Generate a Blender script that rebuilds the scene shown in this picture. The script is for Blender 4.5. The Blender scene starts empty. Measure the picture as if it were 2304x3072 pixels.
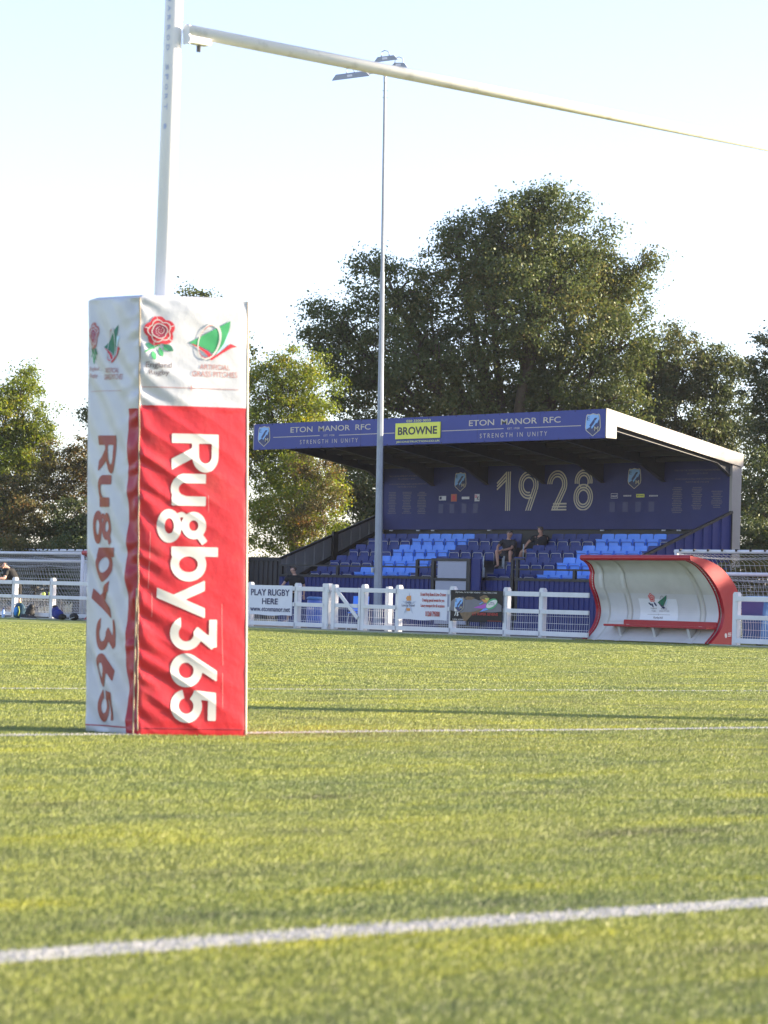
import bpy, bmesh, math, random
import numpy as np
from mathutils import Vector, Matrix, geometry
random.seed(7); rng = np.random.default_rng(11)
S = bpy.context.scene; COL = S.collection
R = math.radians

# ------------------------------------------------------------ camera, sky, sun, exposure
AZ = R(48.2)                                   # goal line direction seen from the camera
RT = Vector((math.cos(AZ), math.sin(AZ), 0))   # horizontal right of the view
DP = Vector((-math.sin(AZ), math.cos(AZ), 0))  # horizontal forward of the view
PITCH, ROLL, CAMH = R(1.9129), R(1.69), 0.572
Fw = DP*math.cos(PITCH)+Vector((0, 0, math.sin(PITCH)))
Up = -DP*math.sin(PITCH)+Vector((0, 0, math.cos(PITCH)))
r_ = RT*math.cos(ROLL)+Up*math.sin(ROLL); u_ = -RT*math.sin(ROLL)+Up*math.cos(ROLL)
cd = bpy.data.cameras.new("camera"); cam = bpy.data.objects.new("camera", cd); COL.objects.link(cam)
cd.sensor_fit = 'VERTICAL'; cd.sensor_height = 36; cd.sensor_width = 27; cd.lens = 8519/3072*36
cd.clip_start = 0.1; cd.clip_end = 3000
cd.dof.use_dof = True; cd.dof.focus_distance = 58; cd.dof.aperture_fstop = 11
M = Matrix((r_, u_, -Fw)).transposed().to_4x4(); M.translation = (0, 0, CAMH); cam.matrix_world = M
S.camera = cam

SUN_EL = R(14.5); SUN_AZ = math.atan2(.565, .825)      # azimuth from +Y towards +X
sd = Vector((math.sin(SUN_AZ)*math.cos(SUN_EL), math.cos(SUN_AZ)*math.cos(SUN_EL), math.sin(SUN_EL)))
W = bpy.data.worlds.new("World"); S.world = W; W.use_nodes = True
nt = W.node_tree; nt.nodes.clear()
sky = nt.nodes.new('ShaderNodeTexSky'); sky.sky_type = 'NISHITA'; sky.sun_disc = False
sky.sun_elevation = SUN_EL; sky.sun_rotation = SUN_AZ; sky.air_density = 1.0; sky.dust_density = 0.6; sky.ozone_density = 1.6
bg = nt.nodes.new('ShaderNodeBackground'); bg.inputs[1].default_value = 0.101
ow = nt.nodes.new('ShaderNodeOutputWorld')
tint = nt.nodes.new('ShaderNodeVectorMath'); tint.operation = 'MULTIPLY'; tint.inputs[1].default_value = (.96, .95, 1.14)
hsv = nt.nodes.new('ShaderNodeHueSaturation'); hsv.inputs['Saturation'].default_value = .76; nt.links.new(sky.outputs[0], hsv.inputs['Color'])
nt.links.new(hsv.outputs[0], tint.inputs[0]); nt.links.new(tint.outputs[0], bg.inputs[0]); nt.links.new(bg.outputs[0], ow.inputs[0])
sl = bpy.data.lights.new("sun", 'SUN'); sl.energy = 4.9; sl.angle = R(0.53); sl.color = (1, .83, .60)
so = bpy.data.objects.new("sun", sl); COL.objects.link(so)
so.rotation_euler = (-sd).to_track_quat('-Z', 'Y').to_euler()
S.view_settings.view_transform = 'Standard'; S.view_settings.look = 'None'
S.view_settings.exposure = 1.92; S.view_settings.gamma = 1

# ------------------------------------------------------------ materials
def mat(name, col, rough=.6, var=.12, vscale=3.0, bump=0.0, bscale=40, metal=0.0, spec=.5, coat=0, col2=None, grime=0):
    m = bpy.data.materials.new(name); m.use_nodes = True; t = m.node_tree; n = t.nodes; L = t.links
    b = n['Principled BSDF']; b.inputs['Roughness'].default_value = rough; b.inputs['Metallic'].default_value = metal
    b.inputs['Specular IOR Level'].default_value = spec; b.inputs['Coat Weight'].default_value = coat
    tc = n.new('ShaderNodeTexCoord'); nz = n.new('ShaderNodeTexNoise'); nz.inputs['Scale'].default_value = vscale
    nz.inputs['Detail'].default_value = 5; nz.inputs['Roughness'].default_value = .65
    L.new(tc.outputs['Object'], nz.inputs['Vector'])
    mx = n.new('ShaderNodeMix'); mx.data_type = 'RGBA'
    rp = n.new('ShaderNodeMapRange'); rp.inputs[1].default_value = .3; rp.inputs[2].default_value = .7
    L.new(nz.outputs['Fac'], rp.inputs[0]); L.new(rp.outputs[0], mx.inputs[0])
    c2 = col2 if col2 else [c*(1-var) for c in col]
    mx.inputs[6].default_value = (*[min(1, c*(1+var*.4)) for c in col], 1) if not col2 else (*col, 1)
    mx.inputs[7].default_value = (*c2, 1)
    out = mx.outputs[2]
    if grime:
        n3 = n.new('ShaderNodeTexNoise'); n3.inputs['Scale'].default_value = vscale*2.7; n3.inputs['Detail'].default_value = 8
        L.new(tc.outputs['Object'], n3.inputs['Vector'])
        r3 = n.new('ShaderNodeMapRange'); r3.inputs[1].default_value = .55; r3.inputs[2].default_value = .75; r3.inputs[4].default_value = grime
        L.new(n3.outputs['Fac'], r3.inputs[0]); m3 = n.new('ShaderNodeMix'); m3.data_type = 'RGBA'
        L.new(r3.outputs[0], m3.inputs[0]); L.new(out, m3.inputs[6]); m3.inputs[7].default_value = (.16, .14, .09, 1); out = m3.outputs[2]
    L.new(out, b.inputs['Base Color'])
    if bump:
        n2 = n.new('ShaderNodeTexNoise'); n2.inputs['Scale'].default_value = bscale; n2.inputs['Detail'].default_value = 4
        L.new(tc.outputs['Object'], n2.inputs['Vector'])
        bp = n.new('ShaderNodeBump'); bp.inputs['Strength'].default_value = bump; bp.inputs['Distance'].default_value = .02
        L.new(n2.outputs['Fac'], bp.inputs['Height']); L.new(bp.outputs[0], b.inputs['Normal'])
    return m

def leafmat(name, a, b_, c=None, trans=.35, vs=1.1):
    m = bpy.data.materials.new(name); m.use_nodes = True; t = m.node_tree; n = t.nodes; L = t.links; n.clear()
    o = n.new('ShaderNodeOutputMaterial'); d = n.new('ShaderNodeBsdfDiffuse'); tr = n.new('ShaderNodeBsdfTranslucent')
    gl = n.new('ShaderNodeBsdfGlossy'); gl.inputs['Roughness'].default_value = .45; gl.inputs['Color'].default_value = (.8, .85, .8, 1)
    mx = n.new('ShaderNodeMixShader'); mx.inputs[0].default_value = trans
    m2 = n.new('ShaderNodeMixShader'); m2.inputs[0].default_value = .02
    g = n.new('ShaderNodeNewGeometry'); tc = n.new('ShaderNodeTexCoord')
    nz = n.new('ShaderNodeTexNoise'); nz.inputs['Scale'].default_value = vs; nz.inputs['Detail'].default_value = 4
    L.new(tc.outputs['Object'], nz.inputs['Vector'])
    ad = n.new('ShaderNodeMath'); ad.operation = 'MULTIPLY_ADD'; ad.inputs[1].default_value = .45
    L.new(g.outputs['Random Per Island'], ad.inputs[0])
    sb = n.new('ShaderNodeMath'); sb.operation = 'SUBTRACT'; sb.inputs[1].default_value = .22
    L.new(nz.outputs['Fac'], sb.inputs[0]); L.new(sb.outputs[0], ad.inputs[2])
    cr = n.new('ShaderNodeValToRGB'); e = cr.color_ramp.elements
    e[0].position = .15; e[0].color = (*a, 1); e[1].position = .6; e[1].color = (*b_, 1)
    if c: k = e.new(.82); k.color = (*c, 1)
    L.new(ad.outputs[0], cr.inputs[0])
    L.new(cr.outputs[0], d.inputs[0])
    hs = n.new('ShaderNodeHueSaturation'); hs.inputs['Saturation'].default_value = 1.15; hs.inputs['Value'].default_value = 1.5
    L.new(cr.outputs[0], hs.inputs['Color']); L.new(hs.outputs[0], tr.inputs[0])
    L.new(d.outputs[0], mx.inputs[1]); L.new(tr.outputs[0], mx.inputs[2])
    L.new(mx.outputs[0], m2.inputs[1]); L.new(gl.outputs[0], m2.inputs[2]); L.new(m2.outputs[0], o.inputs[0])
    return m

WHITE = mat('white_paint', (.62, .63, .65), .45, .08, grime=.12)
PVC = mat('white_pvc', (.60, .62, .66), .35, .10, 2.0, grime=.10)
POSTW = mat('post_white', (.70, .71, .74), .35, .05, 1.5)
BARW = mat('bar_white', (.68, .67, .62), .45, .05, 6.0, grime=.40)
FLEXW = mat('vinyl_white', (.53, .55, .585), .38, .06, 4.0, .10, 25, grime=.06)
FLEXR = mat('vinyl_red', (.56, .022, .034), .40, .14, 3.0, .12, 25, grime=.16)
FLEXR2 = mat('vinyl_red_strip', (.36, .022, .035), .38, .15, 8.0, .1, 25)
INKR = mat('ink_red', (.60, .03, .05), .5); INKM = mat('ink_maroon', (.30, .075, .050), .5)
INKW = mat('ink_white', (.66, .65, .61), .4); INKG = mat('ink_green', (.05, .36, .13), .5); INKDG = mat('ink_dark_green', (.02, .17, .10), .5)
INKLB = mat('ink_pale_blue', (.52, .72, .85), .5); INKGY = mat('ink_grey', (.16, .14, .16), .5); INKPK = mat('ink_dark_rose', (.30, .02, .06), .5)
INKRB = mat('ink_faded_rose', (.42, .16, .15), .5)
CORD = mat('cord_tan', (.30, .25, .17), .7)
NAVY = mat('navy_sheet', (.026, .036, .155), .5, .10, 1.5, spec=.2)
NAVYD = mat('navy_panel', (.052, .058, .165), .6, .12, 1.0, spec=.15)
FASC = mat('fascia_blue', (.052, .070, .26), .5, .08, 1.5, spec=.2)
TRIMD = mat('dark_trim', (.018, .016, .014), .55, .1)
STEELD = mat('dark_steel', (.06, .06, .062), .5, .15)
SOFF = mat('grey_soffit', (.12, .115, .11), .7, .15, 2)
CREAM = mat('cream_cladding', (.31, .285, .26), .45, .08, 3)
GALV = mat('galvanised_steel', (.42, .46, .50), .42, .15, 6, metal=.35)
GALVP = mat('galvanised_pole', (.30, .34, .39), .5, .15, 3, metal=.1)
CORR = mat('grey_corrugated', (.19, .195, .21), .5, .12, 2)
CORRD = mat('dark_corrugated', (.035, .033, .034), .5, .15, 2)
CONC = mat('terrace_concrete', (.12, .12, .13), .85, .2, 4)
SEATL = mat('seat_light_blue', (.07, .27, .90), .40, .10, 2); SEATD = mat('seat_navy', (.020, .038, .19), .5, .15, 3, spec=.3)
TUBE = mat('seat_tube', (.55, .55, .56), .35, .05, metal=.4); TUBEB = mat('seat_tube_blue', (.03, .07, .30), .4)
GOLD = mat('lettering_sand', (.52, .47, .36), .5, .06); SANDD = mat('lettering_dim', (.17, .155, .17), .5, .05); PALE = mat('lettering_pale', (.50, .50, .52), .5, .05)
SHB = mat('crest_sky_blue', (.22, .44, .78), .5, .05); SHN = mat('crest_navy', (.02, .03, .12), .5, .05)
YEL = mat('board_yellow', (.72, .74, .07), .45, .05); BLK = mat('ink_black', (.02, .02, .025), .5)
BOARDW = mat('grey_white_board', (.33, .35, .42), .5, .05); LOGW = mat('logo_white', (.6, .6, .64), .5, .05); LOGO = mat('logo_orange', (.45, .10, .04), .5)
BANW = mat('banner_white', (.60, .63, .72), .35, .06, 3); BANB = mat('banner_black', (.012, .011, .012), .5, .2, 3, spec=.2)
BANG = mat('banner_slate', (.11, .115, .15), .35, .15, 4); BANBR = mat('banner_brown', (.16, .09, .035), .4, .5, 14)
INKN = mat('ink_navy', (.02, .025, .10), .5); MAG = mat('ink_magenta', (.40, .06, .45), .5); ORG = mat('ink_orange', (.65, .26, .05), .5); LIME = mat('ink_lime', (.5, .55, .08), .5)
SKYB = mat('ink_sky', (.12, .32, .80), .5); LILAC = mat('ink_lilac', (.55, .55, .85), .5)
DGR = mat('shelter_red', (.36, .003, .018), .35, .10, 3, spec=.3); DGI = mat('shelter_grey', (.54, .54, .52), .55, .12, 1.6, grime=.10)
DGP = mat('shelter_panel', (.54, .55, .57), .5, .06, 2, grime=.06); STK = mat('sticker_white', (.68, .71, .76), .4, .03)
NET = mat('net_cord', (.62, .62, .60), .7, .1)
BARK = mat('bark', (.075, .055, .035), .85, .35, 6, .5, 20); BARKL = mat('bark_light', (.16, .12, .08), .85, .35, 6, .4, 20)
SKIN = mat('skin', (.52, .31, .23), .5, .10, 20); SKIND = mat('skin_tanned', (.52, .29, .21), .5, .12, 20)
HAIRD = mat('hair_dark', (.05, .032, .022), .7); HAIRG = mat('hair_grey', (.10, .085, .075), .7)
CLB = mat('cloth_black', (.010, .010, .011), .85, .2, 12); CLG = mat('cloth_dark_grey', (.045, .045, .052), .85, .2, 12); CLN = mat('cloth_charcoal', (.020, .021, .027), .85, .2, 12)
CLS = mat('cloth_grey_shorts', (.13, .13, .14), .85, .15, 12); CLBL = mat('cloth_blue_shorts', (.05, .12, .38), .8, .15, 12)
SHOE = mat('shoe_dark', (.015, .015, .015), .6); SHOEW = mat('shoe_white', (.6, .6, .6), .6)
BLUEP = mat('blue_plastic', (.045, .12, .45), .4, .1, 4); BLUEB = mat('bin_blue', (.05, .17, .40), .45, .1, 4); BAGN = mat('bag_navy', (.015, .03, .22), .7, .3, 10)
BAGT = mat('bag_teal', (.015, .07, .12), .7, .3, 10); BAGS = mat('bag_sky', (.02, .22, .60), .6); RUB = mat('rubber', (.015, .015, .015), .7); LIMEP = mat('lime_plastic', (.55, .65, .10), .4)
CLEAR = mat('bottle_pale', (.35, .50, .80), .2, .1)
LAMPM = mat('lamp_housing', (.30, .33, .38), .45, .1); LAMPG = mat('lamp_glass', (.30, .30, .36), .15, .05)
STICK = mat('label_white', (.7, .7, .75), .5)

# ------------------------------------------------------------ object helpers
def setp(o, label=None, cat=None, group=None, kind=None):
    for k, v in (('label', label), ('category', cat), ('group', group), ('kind', kind)):
        if v: o[k] = v
    return o
def thing(name, loc, rz=0, label=None, cat=None, group=None):
    o = bpy.data.objects.new(name, None); COL.objects.link(o); o.location = loc; o.rotation_euler = (0, 0, rz)
    o.empty_display_size = .2
    o['O'] = list(loc); o['RZ'] = rz
    setp(o, label, cat, group); return o
def origin(p):
    """matrix taking world to the frame in which children of p hold their vertices"""
    while p is not None and p.parent is not None: p = p.parent
    if p is None: return Matrix()
    l = p.location; return (Matrix.Translation(l) @ Matrix.Rotation(p.rotation_euler.z, 4, 'Z')).inverted()
def ico(v):
    return Vector(v)
class MB:
    def __init__(s): s.v = []; s.f = []; s.m = []
    def add(s, vs, fs, mi=0):
        k = len(s.v); s.v += [tuple(x) for x in vs]; s.f += [tuple(i+k for i in f) for f in fs]; s.m += [mi]*len(fs); return s
    def box(s, x0, x1, y0, y1, z0, z1, mi=0):
        v = [(x, y, z) for x in (x0, x1) for y in (y0, y1) for z in (z0, z1)]
        return s.add(v, [(0, 1, 3, 2), (4, 6, 7, 5), (0, 4, 5, 1), (2, 3, 7, 6), (0, 2, 6, 4), (1, 5, 7, 3)], mi)
    def bbox(s, x0, x1, y0, y1, z0, z1, b=.01, mi=0):
        """box with chamfered edges"""
        bm = bmesh.new(); bmesh.ops.create_cube(bm, size=1)
        for v in bm.verts: v.co = Vector(((x0+x1)/2+v.co.x*(x1-x0), (y0+y1)/2+v.co.y*(y1-y0), (z0+z1)/2+v.co.z*(z1-z0)))
        bmesh.ops.bevel(bm, geom=bm.edges[:], offset=b, segments=2, affect='EDGES')
        bm.verts.index_update(); s.add([v.co[:] for v in bm.verts], [[v.index for v in f.verts] for f in bm.faces], mi); bm.free(); return s
    def bar(s, a, b, w, h, mi=0, up=(0, 0, 1)):
        a, b = Vector(a), Vector(b); d = (b-a).normalized(); x = d.cross(Vector(up))
        if x.length < 1e-4: x = d.cross(Vector((1, 0, 0)))
        x.normalize(); y = x.cross(d); v = []
        for p in (a, b):
            for i, j in ((-1, -1), (1, -1), (1, 1), (-1, 1)): v.append(p+x*i*w/2+y*j*h/2)
        return s.add(v, [(3, 2, 1, 0), (4, 5, 6, 7), (0, 1, 5, 4), (1, 2, 6, 5), (2, 3, 7, 6), (3, 0, 4, 7)], mi)
    def tube(s, pts, r, n=8, mi=0, cap=True, close=False):
        pts = [Vector(p) for p in pts]; rs = r if isinstance(r, (list, tuple)) else [r]*len(pts); vs = []; N = len(pts)
        x = None
        for i, p in enumerate(pts):
            if close: d = pts[(i+1) % N]-pts[i-1]
            else: d = (pts[min(i+1, N-1)]-pts[max(i-1, 0)])
            d.normalize()
            if x is None:
                x = d.cross(Vector((0, 0, 1)))
                if x.length < .1: x = d.cross(Vector((0, 1, 0)))
            x = (x-d*x.dot(d)).normalized(); y = d.cross(x)
            for k in range(n):
                a = 2*math.pi*k/n; vs.append(p+(x*math.cos(a)+y*math.sin(a))*rs[i])
        fs = []
        for i in range(N if close else N-1):
            for k in range(n):
                a = i*n+k; b = i*n+(k+1) % n; j = ((i+1) % N)*n; fs.append((a, b, j+(k+1) % n, j+k))
        if cap and not close: fs += [tuple(range(n))[::-1], tuple((N-1)*n+k for k in range(n))]
        return s.add(vs, fs, mi)
    def prism(s, poly, fn, t0, t1, mi=0):
        """2D polygon extruded: fn(a,b,t)->xyz"""
        n = len(poly); v = [fn(a, b, t0) for a, b in poly]+[fn(a, b, t1) for a, b in poly]
        tr = geometry.tessellate_polygon([[Vector((a, b, 0)) for a, b in poly]])
        fs = [t for t in tr]+[(c+n, b+n, a+n) for a, b, c in tr]+[(i, (i+1) % n, (i+1) % n+n, i+n) for i in range(n)]
        return s.add(v, fs, mi)
    def flat(s, poly, fn, mi=0):
        tr = geometry.tessellate_polygon([[Vector((a, b, 0)) for a, b in poly]])
        return s.add([fn(a, b) for a, b in poly], [t for t in tr], mi)
    def grid(s, pts, mi=0):
        h = len(pts); w = len(pts[0]); v = [p for r in pts for p in r]
        return s.add(v, [(i*w+j, i*w+j+1, (i+1)*w+j+1, (i+1)*w+j) for i in range(h-1) for j in range(w-1)], mi)
    def build(s, name, mats, parent=None, smooth=False, local=False, fixn=True, **kw):
        mats = mats if isinstance(mats, (list, tuple)) else [mats]
        me = bpy.data.meshes.new(name)
        v = s.v
        if parent is not None and not local:
            m = origin(parent); v = [tuple(m @ Vector(p)) for p in v]
        me.from_pydata(v, [], s.f)
        for q in mats: me.materials.append(q)
        if len(mats) > 1: me.polygons.foreach_set('material_index', s.m)
        if smooth: me.polygons.foreach_set('use_smooth', [True]*len(me.polygons))
        if fixn:
            bm = bmesh.new(); bm.from_mesh(me); bmesh.ops.recalc_face_normals(bm, faces=bm.faces[:]); bm.to_mesh(me); bm.free()
        if smooth == 'auto':
            me.set_sharp_from_angle(angle=R(40))
        me.update()
        o = bpy.data.objects.new(name, me); COL.objects.link(o)
        if parent is not None: o.parent = parent
        setp(o, **kw); return o
def copy_tree(o, parent=None):
    c = o.copy(); COL.objects.link(c)
    if parent is not None: c.parent = parent
    for ch in list(o.children): copy_tree(ch, c)
    return c

_tc = {}
def text_geo(s, bold=0, res=3):
    k = (s, bold, res)
    if k not in _tc:
        c = bpy.data.curves.new('t', 'FONT'); c.body = s; c.offset = bold; c.resolution_u = res
        o = bpy.data.objects.new('t', c); me = bpy.data.meshes.new_from_object(o)
        v = np.array([p.co[:2] for p in me.vertices]); f = [tuple(p.vertices) for p in me.polygons]
        v -= v.min(0); v /= v.max(0)
        bpy.data.objects.remove(o); bpy.data.curves.remove(c); bpy.data.meshes.remove(me); _tc[k] = (v, f)
    return _tc[k]
def text(mb, s, x0, x1, z0, z1, fn, mi=0, bold=0, res=3):
    v, f = text_geo(s, bold, res)
    mb.add([fn(x0+a*(x1-x0), z0+b*(z1-z0)) for a, b in v], f, mi)
def planeY(Y): return lambda a, b: (a, Y, b)

# ---- signed-distance shapes cut by a grid (so they bend with cloth) ----
def iso(mb, f, u0, u1, v0, v1, h, fn, mi=0):
    nu = int(math.ceil((u1-u0)/h)); nv = int(math.ceil((v1-v0)/h))
    us = np.linspace(u0, u1, nu+1); vs = np.linspace(v0, v1, nv+1); U, V = np.meshgrid(us, vs, indexing='ij')
    D = f(U, V); vid = {}; verts = []; faces = []
    def gv(key, u, v):
        if key not in vid: vid[key] = len(verts); verts.append(fn(u, v))
        return vid[key]
    ins = D < 0
    any_ = ins[:-1, :-1] | ins[1:, :-1] | ins[1:, 1:] | ins[:-1, 1:]
    for i, j in np.argwhere(any_):
        cs = [(i, j), (i+1, j), (i+1, j+1), (i, j+1)]; poly = []
        for a in range(4):
            p, q = cs[a], cs[(a+1) % 4]; dp, dq = D[p], D[q]
            if dp < 0: poly.append(gv(p, us[p[0]], vs[p[1]]))
            if (dp < 0) != (dq < 0):
                t = dp/(dp-dq); t = min(max(t, .02), .98)
                if q < p: key = (q, p)
                else: key = (p, q)
                poly.append(gv(key, us[p[0]]+(us[q[0]]-us[p[0]])*t, vs[p[1]]+(vs[q[1]]-vs[p[1]])*t))
        if len(poly) > 2: faces.append(poly)
    mb.add(verts, faces, mi)
def sBox(x0, y0, x1, y1): return lambda X, Y: np.maximum(np.abs(X-(x0+x1)/2)-(x1-x0)/2, np.abs(Y-(y0+y1)/2)-(y1-y0)/2)
def sSeg(a, b, w):
    def f(X, Y):
        dx, dy = b[0]-a[0], b[1]-a[1]; L = math.hypot(dx, dy); dx /= L; dy /= L
        t = (X-a[0])*dx+(Y-a[1])*dy; n = np.abs(-(X-a[0])*dy+(Y-a[1])*dx)
        return np.maximum(n-w, np.maximum(-t, t-L))
    return f
def sEll(c, rx, ry): return lambda X, Y: (np.hypot((X-c[0])/rx, (Y-c[1])/ry)-1)*min(rx, ry)
def sRing(c, rx, ry, wx, wy=None):
    wy = wy or wx; o = sEll(c, rx, ry); i = sEll(c, rx-wx, ry-wy); return lambda X, Y: np.maximum(o(X, Y), -i(X, Y))
def sU(*fs):
    def f(X, Y):
        d = fs[0](X, Y)
        for g in fs[1:]: d = np.minimum(d, g(X, Y))
        return d
    return f
def sI(*fs):
    def f(X, Y):
        d = fs[0](X, Y)
        for g in fs[1:]: d = np.maximum(d, g(X, Y))
        return d
    return f
def sNot(g): return lambda X, Y: -g(X, Y)
def sHalf(px, py, nx, ny): return lambda X, Y: ((X-px)*nx+(Y-py)*ny)/math.hypot(nx, ny)
def sPoly(pts):
    P = np.array(pts, float)
    def f(X, Y):
        d = np.full(X.shape, 1e9); s = np.zeros(X.shape, bool); n = len(P)
        for i in range(n):
            a = P[i]; b = P[(i+1) % n]; e = b-a; wx = X-a[0]; wy = Y-a[1]
            t = np.clip((wx*e[0]+wy*e[1])/max(e@e, 1e-12), 0, 1); d = np.minimum(d, np.hypot(wx-e[0]*t, wy-e[1]*t))
            c = ((a[1] <= Y) & (b[1] > Y)) | ((b[1] <= Y) & (a[1] > Y))
            with np.errstate(divide='ignore', invalid='ignore'): xi = a[0]+(Y-a[1])/(e[1] if e[1] else 1e-12)*e[0]
            s ^= c & (X < xi)
        return np.where(s, -d, d)
    return f
def sMap(f, x0, y0, sx, sy=None):
    sy = sy or sx; return lambda X, Y: f((X-x0)/sx, (Y-y0)/sy)*min(abs(sx), abs(sy))

# =================================================================== GROUND
def turf_nodes(t, far=True):
    n = t.nodes; L = t.links
    tc = n.new('ShaderNodeTexCoord'); mp = n.new('ShaderNodeMapping'); L.new(tc.outputs['Object'], mp.inputs[0])
    mp.inputs['Rotation'].default_value = (0, 0, R(-6)); mp.inputs['Scale'].default_value = (2.4, .60, 1)
    a = n.new('ShaderNodeTexNoise'); a.inputs['Scale'].default_value = 1.25; a.inputs['Detail'].default_value = 8; a.inputs['Roughness'].default_value = .72
    L.new(mp.outputs[0], a.inputs[0])
    b = n.new('ShaderNodeTexNoise'); b.inputs['Scale'].default_value = .42; b.inputs['Detail'].default_value = 4
    L.new(mp.outputs[0], b.inputs[0])
    cr = n.new('ShaderNodeValToRGB'); e = cr.color_ramp.elements
    e[0].position = .34; e[0].color = (.050, .055, .042, 1); e[1].position = .66; e[1].color = (.42, .41, .018, 1)
    k = e.new(.43); k.color = (.190, .228, .076, 1); k = e.new(.55); k.color = (.290, .325, .068, 1)
    L.new(a.outputs['Fac'], cr.inputs[0])
    mx = n.new('ShaderNodeMix'); mx.data_type = 'RGBA'; mx.inputs[0].default_value = .35
    cr2 = n.new('ShaderNodeValToRGB'); e = cr2.color_ramp.elements
    e[0].position = .38; e[0].color = (.150, .205, .056, 1); e[1].position = .62; e[1].color = (.335, .350, .070, 1)
    L.new(b.outputs['Fac'], cr2.inputs[0]); L.new(cr.outputs[0], mx.inputs[6]); L.new(cr2.outputs[0], mx.inputs[7])
    return mx.outputs[2], tc
def turf_ground():
    m = bpy.data.materials.new('turf_ground'); m.use_nodes = True; t = m.node_tree; n = t.nodes; L = t.links
    b = n['Principled BSDF']; b.inputs['Roughness'].default_value = .7; b.inputs['Specular IOR Level'].default_value = .25
    c, tc = turf_nodes(t)
    sp = n.new('ShaderNodeTexNoise'); sp.inputs['Scale'].default_value = 26; sp.inputs['Detail'].default_value = 6; sp.inputs['Roughness'].default_value = .8
    L.new(tc.outputs['Object'], sp.inputs[0])
    mr = n.new('ShaderNodeMapRange'); mr.inputs[1].default_value = .35; mr.inputs[2].default_value = .65; mr.inputs[3].default_value = .55; mr.inputs[4].default_value = 1.5
    L.new(sp.outputs['Fac'], mr.inputs[0])
    mm = n.new('ShaderNodeVectorMath'); mm.operation = 'SCALE'; L.new(c, mm.inputs[0]); L.new(mr.outputs[0], mm.inputs['Scale'])
    L.new(mm.outputs[0], b.inputs['Base Color'])
    bp = n.new('ShaderNodeBump'); bp.inputs['Strength'].default_value = 1; bp.inputs['Distance'].default_value = .05
    nb = n.new('ShaderNodeTexNoise'); nb.inputs['Scale'].default_value = 14; nb.inputs['Detail'].default_value = 10; nb.inputs['Roughness'].default_value = .75
    L.new(tc.outputs['Object'], nb.inputs[0]); L.new(nb.outputs['Fac'], bp.inputs['Height']); L.new(bp.outputs[0], b.inputs['Normal'])
    return m
def blade_mat(name, white=False):
    m = bpy.data.materials.new(name); m.use_nodes = True; t = m.node_tree; n = t.nodes; L = t.links; n.clear()
    o = n.new('ShaderNodeOutputMaterial'); p = n.new('ShaderNodeBsdfPrincipled'); p.inputs['Roughness'].default_value = .5
    p.inputs['Specular IOR Level'].default_value = .4
    tr = n.new('ShaderNodeBsdfTranslucent'); mx = n.new('ShaderNodeMixShader'); mx.inputs[0].default_value = .22 if not white else .15
    g = n.new('ShaderNodeNewGeometry')
    mr = n.new('ShaderNodeMapRange'); mr.inputs[3].default_value = .74 if not white else .9; mr.inputs[4].default_value = 1.32 if not white else 1.05
    L.new(g.outputs['Random Per Island'], mr.inputs[0])
    if white:
        rg = n.new('ShaderNodeRGB'); rg.outputs[0].default_value = (.50, .50, .51, 1); c = rg.outputs[0]
    else: c, tc = turf_nodes(t)
    mm = n.new('ShaderNodeVectorMath'); mm.operation = 'SCALE'; L.new(c, mm.inputs[0]); L.new(mr.outputs[0], mm.inputs['Scale'])
    vn = n.new('ShaderNodeVectorMath'); vn.operation = 'MULTIPLY_ADD'; vn.inputs[1].default_value = (.55, .55, .55); vn.inputs[2].default_value = (0, 0, .5)
    L.new(g.outputs['Normal'], vn.inputs[0]); vz = n.new('ShaderNodeVectorMath'); vz.operation = 'NORMALIZE'; L.new(vn.outputs[0], vz.inputs[0]); L.new(vz.outputs[0], p.inputs['Normal'])
    L.new(mm.outputs[0], p.inputs['Base Color']); L.new(mm.outputs[0], tr.inputs[0])
    L.new(p.outputs[0], mx.inputs[1]); L.new(tr.outputs[0], mx.inputs[2]); L.new(mx.outputs[0], o.inputs[0]); return m
YT = 42.25    # far edge of the turf
MB().add([(-900, YT, 0), (-900, -200, 0), (200, -200, 0), (200, YT, 0)], [(0, 1, 2, 3)]).build('pitch_turf', turf_ground(), kind='structure', label='artificial green turf of the rugby pitch')
TARM = mat('tarmac', (.045, .043, .04), .9, .3, 2, .3, 30); EARTH = mat('rough_grass', (.07, .08, .03), .95, .4, .6, .5, 6)
MB().add([(-900, YT, -.03), (200, YT, -.03), (200, 62.6, -.03), (-900, 62.6, -.03)], [(0, 1, 2, 3)]).build('path', TARM, kind='structure')
MB().add([(-1200, 62.6, -.05), (600, 62.6, -.05), (600, 1500, -.05), (-1200, 1500, -.05)], [(0, 1, 2, 3)]).build('ground', EARTH, kind='structure')
KERB = mat('kerb_edge', (.35, .36, .30), .8, .2)
MB().box(-120, -41.3, YT, YT+.1, -.05, .03).box(-37.5, -10, YT, YT+.1, -.05, .03).build('kerb', KERB, kind='structure')
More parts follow.
